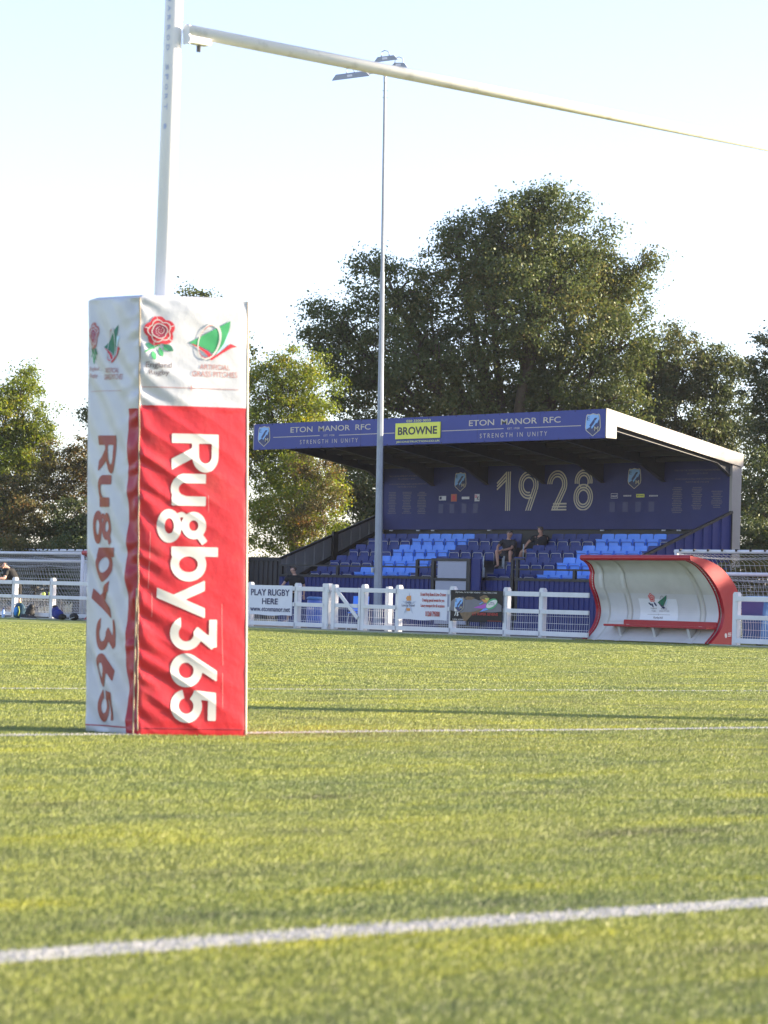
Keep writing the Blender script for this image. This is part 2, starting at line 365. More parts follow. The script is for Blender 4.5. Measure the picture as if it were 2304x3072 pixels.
# painted lines  (goal line, near line, five metre line) run along Y
LINEM = mat('line_paint', (.48, .48, .42), .7, .25, 30, .8, 60)
LINES = [(-3.79, -3.672, -12, 60), (-9.70, -9.60, -12, 60), (-14.60, -14.50, 9.5, 60)]
lt = mat('touchline_paint', (.50, .48, .30), .7, .2, 30)
def lobj(x0, x1, y0, y1, m, lab):
    MB().add([(x0, y0, .004), (x1, y0, .004), (x1, min(y1, YT-.2), .004), (x0, min(y1, YT-.2), .004)], [(0, 1, 2, 3)]).build('pitch_line', m, kind='structure', label=lab)
lobj(*LINES[0], LINEM, 'white painted line nearest the camera'); lobj(*LINES[1], LINEM, 'white goal line under the red padded post')
lobj(*LINES[2], LINEM, 'faint white line across the turf beyond the post')
MB().add([(-120, YT-1.32, .004), (-10, YT-1.32, .004), (-10, YT-1.22, .004), (-120, YT-1.22, .004)], [(0, 1, 2, 3)]).build('pitch_line', lt, kind='structure', label='pale yellowish touchline in front of the white fence')

def turf_blades():
    P = []
    for d0, d1, rho, w in ((3.2, 5.0, 30000, .0010), (5.0, 8.0, 19000, .0012), (8.0, 13, 11000, .0015), (13, 20, 5200, .0021), (20, 34, 1900, .0034), (34, 62, 480, .007)):
        hw = lambda d: .148*d+.45
        n = int(rho*(hw(d0)+hw(d1))*(d1-d0))
        d = rng.uniform(d0, d1, n); r = rng.uniform(-1, 1, n)*hw(d)
        P.append(np.stack([r*RT.x+d*DP.x, r*RT.y+d*DP.y, np.full(n, w)], 1))
    P = np.concatenate(P); n = len(P)
    hgt = rng.uniform(.007, .0125, n)*(1+.25*np.sin(P[:, 0]*3)*np.sin(P[:, 1]*2.3)); w = P[:, 2]
    yaw = rng.uniform(0, 2*np.pi, n); lean = rng.uniform(.1, 1.2, n)*hgt*1.1
    la = rng.normal(.6, 1.3, n)
    bx, by = np.cos(yaw)*w, np.sin(yaw)*w; lx, ly = np.cos(la)*lean, np.sin(la)*lean
    V = np.zeros((n, 5, 3)); c = P[:, :2]
    V[:, 0, 0] = c[:, 0]-bx; V[:, 0, 1] = c[:, 1]-by; V[:, 1, 0] = c[:, 0]+bx; V[:, 1, 1] = c[:, 1]+by
    V[:, 2, 0] = c[:, 0]+bx*.8+lx*.35; V[:, 2, 1] = c[:, 1]+by*.8+ly*.35; V[:, 2, 2] = hgt*.6
    V[:, 3, 0] = c[:, 0]-bx*.8+lx*.35; V[:, 3, 1] = c[:, 1]-by*.8+ly*.35; V[:, 3, 2] = hgt*.6
    V[:, 4, 0] = c[:, 0]+lx; V[:, 4, 1] = c[:, 1]+ly; V[:, 4, 2] = hgt
    wh = np.zeros(n, bool)
    edge = rng.normal(0, .006, n)
    for (x0, x1, y0, y1), pr in zip(LINES, (.94, .85, .5)): wh |= (c[:, 0] > x0+edge) & (c[:, 0] < x1+edge) & (c[:, 1] > y0) & (c[:, 1] < y1) & (rng.random(n) < pr)
    wh |= (c[:, 1] > YT-1.35) & (c[:, 1] < YT-1.20) & (rng.random(n) < .6)
    k = np.arange(n)*5
    loops = np.stack([k, k+1, k+2, k+3, k+3, k+2, k+4], 1).ravel()
    ls = np.stack([np.arange(n)*7, np.arange(n)*7+4], 1).ravel(); lt_ = np.tile([4, 3], n)
    me = bpy.data.meshes.new('grass'); me.vertices.add(n*5); me.vertices.foreach_set('co', V.ravel())
    me.loops.add(n*7); me.loops.foreach_set('vertex_index', loops.astype(np.int32))
    me.polygons.add(n*2); me.polygons.foreach_set('loop_start', ls.astype(np.int32)); me.polygons.foreach_set('loop_total', lt_.astype(np.int32))
    me.materials.append(blade_mat('turf_blade')); me.materials.append(blade_mat('turf_blade_white', True))
    me.polygons.foreach_set('material_index', np.repeat(wh.astype(np.int32), 2)); me.update(calc_edges=True); me.validate()
    o = bpy.data.objects.new('grass', me); COL.objects.link(o)
    setp(o, 'short artificial grass blades of the pitch', 'grass', kind='stuff')
turf_blades()

# =================================================================== GOAL, PADS
GX, GY = -9.83, 7.455; POSTH = 9.0
def rdz(r, d, z=0): v = RT*r+DP*d; return Vector((v.x, v.y, z))
goal = thing('rugby_goal', (GX, GY, 0), label='white H-shaped rugby goal, its near upright rising out of the padded cushion', cat='rugby goal')
def upright(y):
    b = Vector((GX, y, 0)); k = (RT*.0045); m = MB()
    m.tube([b, b+Vector((0, 0, 3.2))+k*3.2, b+Vector((0, 0, POSTH))+k*POSTH], .0395, 24)
    return m.build('upright', POSTW, goal, smooth=True)
up1 = upright(GY); up2 = upright(GY+5.6)
m = MB(); xb = -9.75
m.tube([(xb, GY+.03, 3.048), (xb, GY+5.55, 3.048)], .028, 20); m.build('crossbar', BARW, goal, smooth=True)
for y, s in ((GY, 1), (GY+5.6, -1)):
    m = MB(); m.bbox(xb-.026, xb+.026, min(y+s*.03, y+s*.15), max(y+s*.03, y+s*.15), 2.996, 3.024, .003)
    m.box(xb-.022, xb+.022, y+s*.032-.003, y+s*.032+.003, 2.99, 3.07)
    m.build('bracket', POSTW, goal)
    m = MB(); m.tube([(xb, y+s*.10, 2.992), (xb, y+s*.10, 2.965)], .010, 6); m.build('bolt', STEELD, goal)
m = MB()       # printed writing running down the upright
def onpost(a, b):   # a around the tube, b height
    th = a/.0405; base = Vector((GX, GY, b))+RT*.0045*b
    dirv = (-DP)*math.cos(th)+RT*math.sin(th); p = base+dirv*.0405; return p
for i, ch in enumerate("HARROD SPORT ."):
    if ch == ' ': continue
    zc = 3.20-.043*i
    v, f = text_geo(ch, .02, 2); m.add([onpost(-.026+(bb)*.016, zc-.012*0-aa*.026) for aa, bb in v], f)
m.build('lettering', mat('post_print', (.38, .45, .66), .5), up1)

# ---- glyphs of the vertical lettering, unit = cap height 445
SW = 43
gl = {}
gl['R'] = (350, sU(sBox(0, 0, 86, 445), sI(sRing((195, 318), 152, 127, 82, 66), sHalf(195, 0, -1, 0)), sBox(60, 379, 196, 445), sBox(60, 191, 215, 257),
      sI(sSeg((145, 250), (300, -40), 44), sBox(0, 0, 400, 240))))
gl['u'] = (290, sU(sI(sBox(0, 125, 86, 325)), sBox(204, 0, 290, 325), sI(sRing((140, 130), 140, 136, 82, 74), sHalf(0, 130, 0, 1)), sI(sBox(190, 20, 250, 130), sHalf(204, 0, -1, 0))))
gl['g'] = (304, sU(sRing((142, 212), 124, 118, 76, 74), sRing((150, -22), 152, 116, 82, 72), sSeg((225, 262), (300, 318), 32), sI(sRing((90, 95), 68, 60, 50, 46), sHalf(70, 0, 1, 0))))
gl['b'] = (311, sU(sBox(0, 0, 86, 445), sRing((158, 163), 155, 170, 84, 80)))
gl['y'] = (300, sU(sI(sSeg((18, 360), (170, 20), 43), sBox(-40, 30, 400, 322)), sI(sSeg((300, 360), (90, -175), 43), sBox(-40, -133, 400, 322))))
gl['3'] = (305, sU(sBox(22, 362, 272, 438), sI(sSeg((262, 415), (120, 225), 42), sBox(0, 215, 300, 438)), sI(sRing((150, 145), 152, 152, 80), sNot(sI(sHalf(150, 95, 0, -1), sHalf(110, 0, 1, 0))), sNot(sPoly([(-60, 110), (150, 145), (80, 420), (-60, 420)])))))
gl['6'] = (305, sU(sRing((152, 148), 152, 152, 82), sI(sSeg((250, 520), (52, 190), 43), sBox(-40, 180, 400, 440))))
gl['5'] = (297, sU(sBox(45, 355, 275, 432), sI(sSeg((62, 440), (40, 215), 40), sBox(-20, 205, 200, 432)), sI(sRing((145, 150), 150, 150, 80), sNot(sPoly([(-60, 100), (145, 150), (30, 215), (-60, 300)])))))
RUG = [('R', 0), ('u', 360), ('g', 685), ('b', 1019), ('y', 1331), ('3', 1649), ('6', 1979), ('5', 2307)]
CAP = .205/445
def rugby_text(mb, fn, ubase, vtop, ku, kv, h=.0045, mi=0):
    """reads downward; glyph height towards +u"""
    for ch, t0 in RUG:
        w, g = gl[ch]
        f = lambda U, V, g=g, t0=t0: g((vtop-V)/kv-t0, (U-ubase)/ku)*min(ku, kv)
        iso(mb, f, ubase-150*ku, ubase+460*ku, vtop-(t0+w+30)*kv, vtop-(t0-30)*kv, h, fn, mi)

# ---- pad geometry: four corner posts in (r,d), lean to the left with height
PC, PR, PL, PB = (-1.012, 12.0), (-.5635, 12.15), (-1.252, 12.22), (-.80, 12.52)
PH = 1.852
def noise1(x, k): return (math.sin(x*1.7+k)+math.sin(x*3.1+k*2.3)*.6+math.sin(x*5.3+k*.7)*.35)/1.95
def dispR(u, v, Wd):
    s = u/Wd; e = min(1, s/.03)*min(1, (1-s)/.03)*min(1, v/.03+.2)*min(1, (PH-v)/.02+.2)
    x = 0.0
    # long diagonal tension folds
    q = (v+u*.62)                 # runs down to the right
    ph = q*27+1.9*noise1(v*2.1+u, 1)
    amp = .0056*math.exp(-((s-.32)/.42)**2)*(.30+.70*max(0, min(1, (1.45-v)/.5)))*(.55+.45*math.sin(v*5.5+1.1))
    x += amp*(1-abs(math.sin(ph))**.7*1.6)
    # pinches along the cord
    x += .0064*math.exp(-s*6.5)*math.sin(v*58+u*45+2*noise1(v*9, 2))
    x += .0022*math.exp(-s*3)*math.sin(v*31+u*30+1.3)
    # upper white part, soft swells
    if v > 1.38: x += .0046*math.sin((v+u*.8)*16+1.0)*math.exp(-s*1.6)+.0018*math.sin((v-u)*21)
    x += .0012*math.sin(u*19+v*7)+.0009*noise1(v*13+u*11, 4)
    return x*e
def dispL(u, v, Wd):
    s = u/Wd; e = min(1, s/.05)*min(1, (1-s)/.03+.1)*min(1, v/.03+.2)*min(1, (PH-v)/.02+.2)
    x = .0125*math.sin((v+u*2.3)*15+1.4*noise1(v*2.5+u*3, 3))*(.55+.45*math.sin(v*3.1+.7))
    x += .0050*math.sin((v+u*1.3)*33+1.1*noise1(v*5, 6))
    x += .0075*math.exp(-(1-s)*8)*math.sin(v*66-u*35+2.2*noise1(v*11, 5))
    x += .0032*math.exp(-(1-s)*4)*math.sin(v*37-u*40)
    return x*e
def face_fn(A, B, disp, bulge, top=(0, 0)):
    A3, B3 = rdz(*A), rdz(*B); Wd = (B3-A3).length; dr = (B3-A3).normalized(); nrm = dr.cross(Vector((0, 0, 1)))
    def fn(u, v, off=0.0):
        s = min(max(u/Wd, 0), 1)
        b = bulge*(4*s*(1-s))**.5*min(1, (v/.06)**.5 if v > 0 else 0)*(min(1, max(0, (PH-v)/.05))**.5*.8+.2)
        zz = v+(top[0]*(1-s)+top[1]*s)*(v/PH)
        return A3+dr*u+nrm*(b+disp(u, v, Wd)+off)+Vector((0, 0, zz))-RT*.0262*v
    return fn, Wd
FR, WR = face_fn(PC, PR, dispR, .010, (0, .012)); FL, WL = face_fn(PL, PC, dispL, .006, (.004, 0))
FB1, WB1 = face_fn(PR, PB, lambda u, v, w: .004*math.sin(v*9+u*8), .01); FB2, WB2 = face_fn(PB, PL, lambda u, v, w: .004*math.sin(v*8+u*9), .01)
def pad(cx, cy, full=True):
    t = thing('post_pad', (cx, cy, 0), label='tall red and white padded cushion with large lettering, wrapped round the near goal post' if full else 'second red and white post pad on the far upright', cat='post pad')
    ZR = 1.396
    m = MB()
    def wall(fn, Wd, us, split):
        vs = sorted(set([round(x, 4) for x in np.linspace(0, ZR, 190)]+[round(x, 4) for x in np.linspace(ZR, PH, 64)]))
        for a in range(len(vs)-1):
            for b in range(len(us)-1):
                pass
        pts = [[fn(u, v) for u in us] for v in vs]; base = len(m.v); w = len(us)
        m.v += [tuple(p) for r in pts for p in r]
        for i in range(len(vs)-1):
            for j in range(w-1):
                m.f.append((base+i*w+j, base+i*w+j+1, base+(i+1)*w+j+1, base+(i+1)*w+j)); m.m.append(split((us[j]+us[j+1])/2, (vs[i]+vs[i+1])/2))
    usR = list(np.linspace(0, WR, 66)); wall(FR, WR, usR, lambda u, v: 1 if v < ZR else 0)
    us0 = WL*.80; usL = list(np.linspace(0, us0, 40))+list(np.linspace(us0, WL, 12))[1:]
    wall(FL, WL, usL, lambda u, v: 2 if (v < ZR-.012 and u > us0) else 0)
    wall(FB1, WB1, list(np.linspace(0, WB1, 8)), lambda u, v: 1 if v < ZR else 0); wall(FB2, WB2, list(np.linspace(0, WB2, 8)), lambda u, v: 0)
    top = [[FR(u, PH) for u in usR]]; loop = [FR(u, PH) for u in usR[:-1]]+[FB1(u, PH) for u in np.linspace(0, WB1, 8)[:-1]]+[FB2(u, PH) for u in np.linspace(0, WB2, 8)[:-1]]+[FL(u, PH) for u in usL[:-1]]
    c = sum(loop, Vector())/len(loop); mid = [p.lerp(c, .12)+Vector((0, 0, .012)) for p in loop]; inn = [p.lerp(c, .75)+Vector((0, 0, .004)) for p in loop]; n = len(loop)
    m.add(loop+mid+inn+[c], [(i, (i+1) % n, n+(i+1) % n, n+i) for i in range(n)]+[(n+i, n+(i+1) % n, 2*n+(i+1) % n, 2*n+i) for i in range(n)]+[(2*n+i, 2*n+(i+1) % n, 3*n) for i in range(n)])
    if not full:
        pass
    cov = m.build('cover', [FLEXW, FLEXR, FLEXR2], t, smooth=True)
    if not full: return t
    # piping along the right edge and cord down the seam
    m = MB(); m.tube([FR(WR, v)+RT*.0015+DP*.001 for v in np.linspace(0.01, PH, 60)], .005, 6); m.build('piping', mat('piping_cream', (.75, .62, .48), .5), t, smooth=True)
    m = MB()
    m.tube([FR(0, v)+RT*(.001*math.sin(v*40))-DP*.004 for v in np.linspace(.02, PH, 120)], .003, 6)
    m.tube([FR(0, v)-RT*(.006+.012*max(0, (.62-v))/.62)-DP*(.006+.003*math.sin(v*60)) for v in np.linspace(.0, .62, 50)], .0035, 6)
    m.build('cord', CORD, t, smooth=True)
    m = MB()
    for (u, v0, v1) in ((.368, .30, .56), (.365, .12, .27), (.045, .62, .86), (.062, .50, .60), (.30, .95, 1.02)):
        m.grid([[FR(u+du+.004*math.sin(v*9), v, .0012) for du in (-.0009, .0009)] for v in np.linspace(v0, v1, 12)])
    m.build('scuff_mark', mat('scuff_pale', (.62, .30, .28), .6), t)
    m = MB(); m.grid([[FR(u, v, .0010+.0008*(i % 2)) for u in np.linspace(0, WR, 66)] for i, v in enumerate(np.linspace(.028, .034, 3))]); m.grid([[FL(u, v, .0012) for u in np.linspace(0, WL, 40)] for v in (.028, .033)]); m.build('hem_stitching', FLEXR2, t)
    # right face writing
    m = MB(); fw = lambda u, v: FR(u, v, .0022)
    K = (2208-1296)/712 # top of the R
    rugby_text(m, fw, WR*(511-418)/323+.004, 1.279, .205/445, .205/445*1.02)
    m.build('lettering', INKW, t, smooth=True)
    m = MB(); fl = lambda u, v: FL(u, v, .0022)
    rugby_text(m, fl, .078, 1.268, .108/445, .205/445*1.02, .005)
    m.build('lettering', INKM, t, smooth=True)
    # rose + leaf emblem, each as a small set of inks;  unit boxes mapped on the face
    def rose(fnb, u0, u1, v0, v1, mats, nm):
        sx, sy = u1-u0, v1-v0; h = min(sx, sy)/46
        def put(mb, f, mi, lift): iso(mb, lambda U, V: f((U-u0)/sx, (V-v0)/sy)*min(sx, sy), u0-.01, u1+.01, v0-.01, v1+.01, h, lambda a, b: fnb(a, b, lift), mi)
        c = (.52, .70)
        def wavy(r, k, a, ph):
            def f(X, Y):
                x = (X-c[0])/1.0; y = (Y-c[1])*1.36/1.0; th = np.arctan2(y, x); return np.hypot(x, y)-r*(1+a*np.abs(np.sin(th*k/2+ph))-a*.5)
            return f
        mb = MB(); put(mb, wavy(.46, 5, .22, .4), 0, .0022)
        put(mb, lambda X, Y: np.abs(wavy(.335, 5, .26, .1)(X, Y))-.016, 1, .0030)
        put(mb, wavy(.245, 4, .12, .9), 2, .0030); put(mb, lambda X, Y: np.abs(wavy(.235, 4, .12, .9)(X, Y))-.014, 1, .0036)
        def spiral(X, Y):
            x = X-c[0]-.03; y = (Y-c[1])*1.36-.01; rr = np.hypot(x, y); th = np.arctan2(y, x); q = (rr/.075-th/(2*np.pi)) % 1
            return np.where(rr < .17, np.abs(q-.5)*.075-.009, .1)
        put(mb, spiral, 1, .0040)
        for a in (.4, 1.75, 2.9, 4.3, 5.6): put(mb, sSeg((c[0]+.33*math.cos(a), c[1]+.33*math.sin(a)/1.36), (c[0]+.5*math.cos(a), c[1]+.5*math.sin(a)/1.36), .010), 1, .0030)
        def leaf(cx, cy, L_, wd, an):
            ca, sa = math.cos(an), math.sin(an)
            def f(X, Y):
                x = (X-cx)*ca+(Y-cy)*1.36*sa; y = -(X-cx)*sa+(Y-cy)*1.36*ca; return np.abs(y)-wd*(1-(x/L_)**2)
            return lambda X, Y: np.maximum(f(X, Y), sEll((cx, cy), L_*1.05, L_*1.05)(X, Y))
        put(mb, sU(leaf(.22, .33, .17, .09, -.5), leaf(.80, .30, .2, .10, -.55)), 3, .0022)
        put(mb, sU(leaf(.56, .19, .17, .075, -1.2), leaf(.33, .10, .16, .085, -1.35), sSeg((.02, .18), (.52, .37), .018), leaf(.70, .27, .10, .03, -.55)), 4, .0026)
        return mb.build(nm, mats, t, smooth=True)
    def wing(fnb, u0, u1, v0, v1, mats, nm):
        sx, sy = u1-u0, v1-v0; h = min(sx, sy)/46
        def put(mb, f, mi, lift): iso(mb, lambda U, V: f((U-u0)/sx, (V-v0)/sy)*min(sx, sy), u0-.01, u1+.01, v0-.01, v1+.01, h, lambda a, b: fnb(a, b, lift), mi)
        mb = MB()
        P = lambda *a: sPoly([((x-800)/720, (850-y)/600) for x, y in a])
        put(mb, P((1370, 430), (1490, 430), (1400, 560), (1280, 690), (1170, 790), (1200, 700)), 2, .0022)
        put(mb, P((800, 592), (1405, 250), (1395, 350), (1360, 460), (1300, 600), (1180, 765), (1080, 690), (960, 640)), 0, .0027)
        put(mb, P((800, 592), (950, 645), (1080, 715), (1150, 790), (1250, 720), (1400, 590), (1515, 630), (1420, 650), (1260, 750), (1120, 850), (1090, 800), (1020, 725), (930, 665)), 1, .0032)
        ell = lambda grow: (lambda X, Y: sEll((0, 0), 150+grow, 262+grow)(*( (lambda x, y: ((x-1095)*math.cos(.30)+(y-565)*math.sin(.30), -(x-1095)*math.sin(.30)+(y-565)*math.cos(.30)))(X*720+800, 850-Y*600)))/600)
        e = ell(0); e2 = lambda X, Y: sEll((0, 0), 150, 262)(*((lambda x, y: ((x-1090)*math.cos(.30)+(y-565)*math.sin(.30), -(x-1090)*math.sin(.30)+(y-565)*math.cos(.30)))(X*720+800, 850-Y*600)))/600
        put(mb, lambda X, Y: np.abs(e2(X, Y))-.015-.012*np.clip((X*720+800-1000)/300, 0, 1), 3, .0038)
        thin = lambda X, Y: np.maximum(np.abs(e2(X, Y)+.012)-.006, (X*720+800-1150)/600)
        put(mb, lambda X, Y: np.where(P((1005, 465), (1405, 250), (1360, 460), (1180, 765), (950, 640), (900, 560))(X, Y) < 0, .1, thin(X, Y)), 1, .0044)
        return mb.build(nm, mats, t, smooth=True)
    z_ = lambda y: (2208-(900+y/4.879))/712; x_ = lambda x: (x/4.879+400-418)/323*WR
    rose(FR, x_(135), x_(585), z_(860), z_(255), [INKR, INKW, INKPK, INKDG, INKG], 'rose_emblem')
    wing(FR, x_(800), x_(1520), z_(850), z_(250), [INKG, INKR, INKLB, INKW], 'wing_emblem')
    m = MB()
    for s, a, b, c, d in (("England", 172, 548, 1000, 895), ("Rugby", 215, 510, 1100, 1010)): text(m, s, x_(a), x_(b), z_(c), z_(d), lambda u, v: FR(u, v, .0022), bold=.012, res=4)
    m.build('lettering', INKGY, t)
    m = MB()
    for s, a, b, c, d in (("ARTIFICIAL", 955, 1400, 980, 905), ("GRASS PITCHES", 842, 1510, 1088, 1008)): text(m, s, x_(a), x_(b), z_(c), z_(d), lambda u, v: FR(u, v, .0022), res=4)
    iso(m, sU(sBox(x_(110), z_(1268), x_(1535), z_(1260)), sBox(x_(822), z_(1305), x_(834), z_(1215))), 0, WR, 1.4, 1.52, .003, lambda u, v: FR(u, v, .0022))
    m.build('lettering', INKRB, t)
    # left face emblems
    ul = lambda x: (240+x/3.0722-264)/154*WL; zl = lambda y: (2200-(860+y/3.0722))/712
    rose(FL, ul(98), ul(182), zl(665), zl(300), [INKRB, FLEXW, INKPK, INKDG, INKG], 'rose_emblem')
    wing(FL, ul(232), ul(392), zl(668), zl(312), [INKDG, INKR, INKLB, FLEXW], 'wing_emblem')
    m = MB()
    for s, a, b, c, d in (("England", 97, 178, 740, 695), ("Rugby", 103, 172, 808, 760), ("ARTIFICIAL", 250, 365, 760, 712), ("GRASS PITCHES", 232, 400, 822, 772)): text(m, s, ul(a), ul(b), zl(c), zl(d), lambda u, v: FL(u, v, .0024), res=2)
    iso(m, sBox(ul(98), zl(928), ul(400), zl(920)), 0, WL, 1.35, 1.55, .004, lambda u, v: FL(u, v, .0022))
    m.build('lettering', INKRB, t)
    return t
p1 = pad(GX, GY)
p2 = pad(GX, GY, False); p2.location.y += 5.6

# =================================================================== STAND
SX0, SX1 = -69.42, -54.14; YF, YR = 56.5, 62.2; YW = 57.7
stand = thing('grandstand', ((SX0+SX1)/2, 60, 0), label='small blue covered grandstand with a lettered fascia and rows of blue seats', cat='grandstand')
ZT = lambda y: 6.20-(y-YF)*(6.20-5.26)/(YR-YF)     # top of roof slope
m = MB(); m.bbox(SX0, SX1, YF-.02, YF+.02, 5.39, 6.20, .006); fas = m.build('fascia', FASC, stand)
# roof deck, ribbed
m = MB(); prof = []
x = SX0+.03; k = 0
while x < SX1-.04:
    hh = .035 if k % 2 else 0; prof += [(x, hh), (min(x+.12, SX1-.04), hh)]; x += .15; k += 1
pts = [[(a, y, ZT(y)-.03+b) for a, b in prof] for y in (YF+.03, YR-.02)]; m.grid(pts)
pts = [[(a, y, ZT(y)-.16) for a in np.linspace(SX0+.03, SX1-.04, 2)] for y in (YF+.03, YR-.02)]; m.grid(pts)
roof = m.build('roof', SOFF, stand)
for X, s in ((SX1, 1), (SX0, -1)):
    m = MB(); poly = [(YF-.02, 6.215), (YR+.02, 5.275), (YR+.02, 4.90), (YF+.40, 5.745), (YF+.40, 5.40), (YF-.02, 5.40)]
    m.prism(poly, lambda a, b, t: (t, a, b), X, X+s*.035)
    for i in range(9):
        y = YF+.3+i*.66; m.tube([(X+s*.03, y, ZT(y)-.36), (X+s*.045, y, ZT(y)-.36)], .012, 6)
    m.build('bargeboard', CREAM, stand)
    m = MB(); m.box(min(X-s*.10, X-s*.002), max(X-s*.10, X-s*.002), YR-.40, YR, 0, 4.93 if s > 0 else 4.93); m.build('column', CREAM, stand)
RXS = [SX0+.12, -66.86, -64.35, -61.84, -59.34, -56.86, SX1-.14]
for X in RXS:
    m = MB(); w = .045
    yb = 61.86
    poly = [(yb, 4.5), (yb, 5.10), (YF+.1, 5.97), (YF+.1, 5.62), (60.85, 4.98)] if abs(X-SX1) > .5 and abs(X-SX0) > .5 else [(yb, 4.62), (yb, 5.10), (YF+.1, 5.97), (YF+.1, 5.68), (61.2, 4.98)]
    m.prism(poly, lambda a, b, t: (t, a, b), X-.02, X+.02)
    # flange along the lower edge
    for (a, b), (c, d) in zip(poly[3:], poly[4:]+poly[:1]): m.bar((X, a, b), (X, c, d), .15, .016)
    m.build('rafter', STEELD, stand)
for y in np.linspace(YF+.8, YR-.7, 7):
    m = MB(); m.box(SX0+.05, SX1-.05, y-.03, y+.03, ZT(y)-.31, ZT(y)-.17); m.build('purlin', STEELD, stand)
# back wall and printed panel
m = MB(); m.box(SX0+.02, SX1-.11, 62.0, 62.1, 0, 5.125); m.build('back_wall', TRIMD, stand)
m = MB(); m.box(SX0+.12, SX1-.12, 61.90, 61.96, 3.10, 5.135); bw = m.build('back_panel', NAVYD, stand)
YP = 61.897
def crest(parent, x0, x1, z0, z1, Y, dim=1):
    sx, sz = x1-x0, z1-z0; g = lambda a, b: (x0+a*sx, Y, z0+b*sz); 
    out = [(.06, .90), (.13, .97), (.30, .95), (.5, 1), (.70, .95), (.87, .97), (.94, .90), (.97, .70), (1, .40), (.95, .26), (.5, 0), (.05, .26), (0, .40), (.03, .70)]
    lift = lambda k: (lambda a, b: (x0+a*sx, Y-.003*k, z0+b*sz))
    inner = [(.5+(a-.5)*.90, .5+(b-.5)*.93) for a, b in out]
    blue = [(.11, .865), (.17, .93), (.31, .915), (.5, .96), (.69, .915), (.83, .93), (.88, .87), (.90, .72), (.62, .60), (.36, .42), (.08, .30), (.05, .41), (.08, .70)]
    mb = MB(); mb.flat(out, lift(1), 0); mb.flat(inner, lift(2), 1); mb.flat(blue, lift(3), 2)
    mb.flat([(.28, .47), (.62, .80), (.78, .80), (.48, .47), (.36, .40)], lift(4), 1)
    mb.flat([(.40, .40), (.66, .63), (.60, .66), (.92, .78), (.78, .55), (.72, .58), (.46, .32)], lift(5), 2)
    text(mb, "E", .12, .30, .70, .86, lift(4), 1); text(mb, "M", .60, .86, .24, .42, lift(4), 0, bold=.01)
    return mb.build('crest', [GOLD, SHN, SHB], parent)
# fascia writing
LF = planeY(YF-.024)
crest(fas, -69.22, -68.61, 5.48, 6.13, YF-.022); crest(fas, -54.91, -54.31, 5.45, 6.09, YF-.022)
m = MB(); text(m, "ETON  MANOR  RFC", -67.63, -63.89, 5.89, 6.06, LF, bold=.008); text(m, "ETON  MANOR  RFC", -59.59, -55.87, 5.87, 6.04, LF, bold=.008)
text(m, "S T R E N G T H   I N   U N I T Y", -67.16, -64.45, 5.52, 5.65, LF); text(m, "S T R E N G T H   I N   U N I T Y", -59.12, -56.39, 5.51, 5.64, LF)
text(m, "EST. 1928", -66.04, -65.54, 5.735, 5.79, LF); text(m, "EST. 1928", -57.99, -57.50, 5.73, 5.785, LF)
for a, b, z in ((-68.46, -66.23, 5.765), (-65.33, -62.79, 5.755), (-60.74, -58.15, 5.76), (-57.30, -55.07, 5.76)): m.flat([(a, z-.010), (b, z-.010), (b, z+.010), (a, z+.010)], LF)
m.build('lettering', GOLD, fas)
m = MB(); m.bbox(-62.74, -60.78, YF-.05, YF-.021, 5.565, 6.035, .004); yb = m.build('name_board', [YEL], fas)
yo = m
m = MB(); text(m, "BROWNE", -62.62, -60.91, 5.68, 5.92, planeY(YF-.054), bold=.03); 
m2 = MB(); text(m2, "020 3300 0033", -62.29, -61.23, 6.06, 6.13, LF, bold=.02); text(m2, "JBCONSTRUCTION.CO.UK", -62.72, -60.80, 5.44, 5.51, LF, bold=.02)
m.build('lettering', BLK, fas); m2.build('lettering', mat('lettering_yellow', (.62, .62, .22), .5), fas)
m = MB()
for i in range(1, 6): X = SX0+i*(SX1-SX0)/6; m.box(X-.006, X+.006, YF-.0225, YF-.0195, 5.395, 6.195)
m.build('panel_joint', NAVYD, fas)
m = MB()
for i in range(26):
    X = SX0+.3+i*.6
    for z in (5.42, 6.17): m.tube([(X+random.uniform(-.03, .03), YF-.02, z), (X, YF-.028, z)], .014, 6)
m.build('rivet', TRIMD, fas)
# back panel writing: 1928 in triple stripes
m = MB(); PP = planeY(YP-.002)
def stripes(core, w=.105, n=3):
    """core: distance to centre line; three bands"""
    def f(X, Y):
        d = core(X, Y); return np.minimum(np.abs(d)-.017, np.abs(np.abs(d)-.080)-.017)
    return f
def cSeg(a, b):
    def f(X, Y):
        e = np.array(b)-np.array(a); wx, wy = X-a[0], Y-a[1]; t = np.clip((wx*e[0]+wy*e[1])/(e@e), 0, 1); return np.hypot(wx-e[0]*t, wy-e[1]*t)
    return f
H = 1.225
def dig(f, x0, w, z0=3.68): iso(m, lambda U, V: f(U-x0, V-z0), x0-.08, x0+w+.12, z0, z0+H+.12, .011, PP)
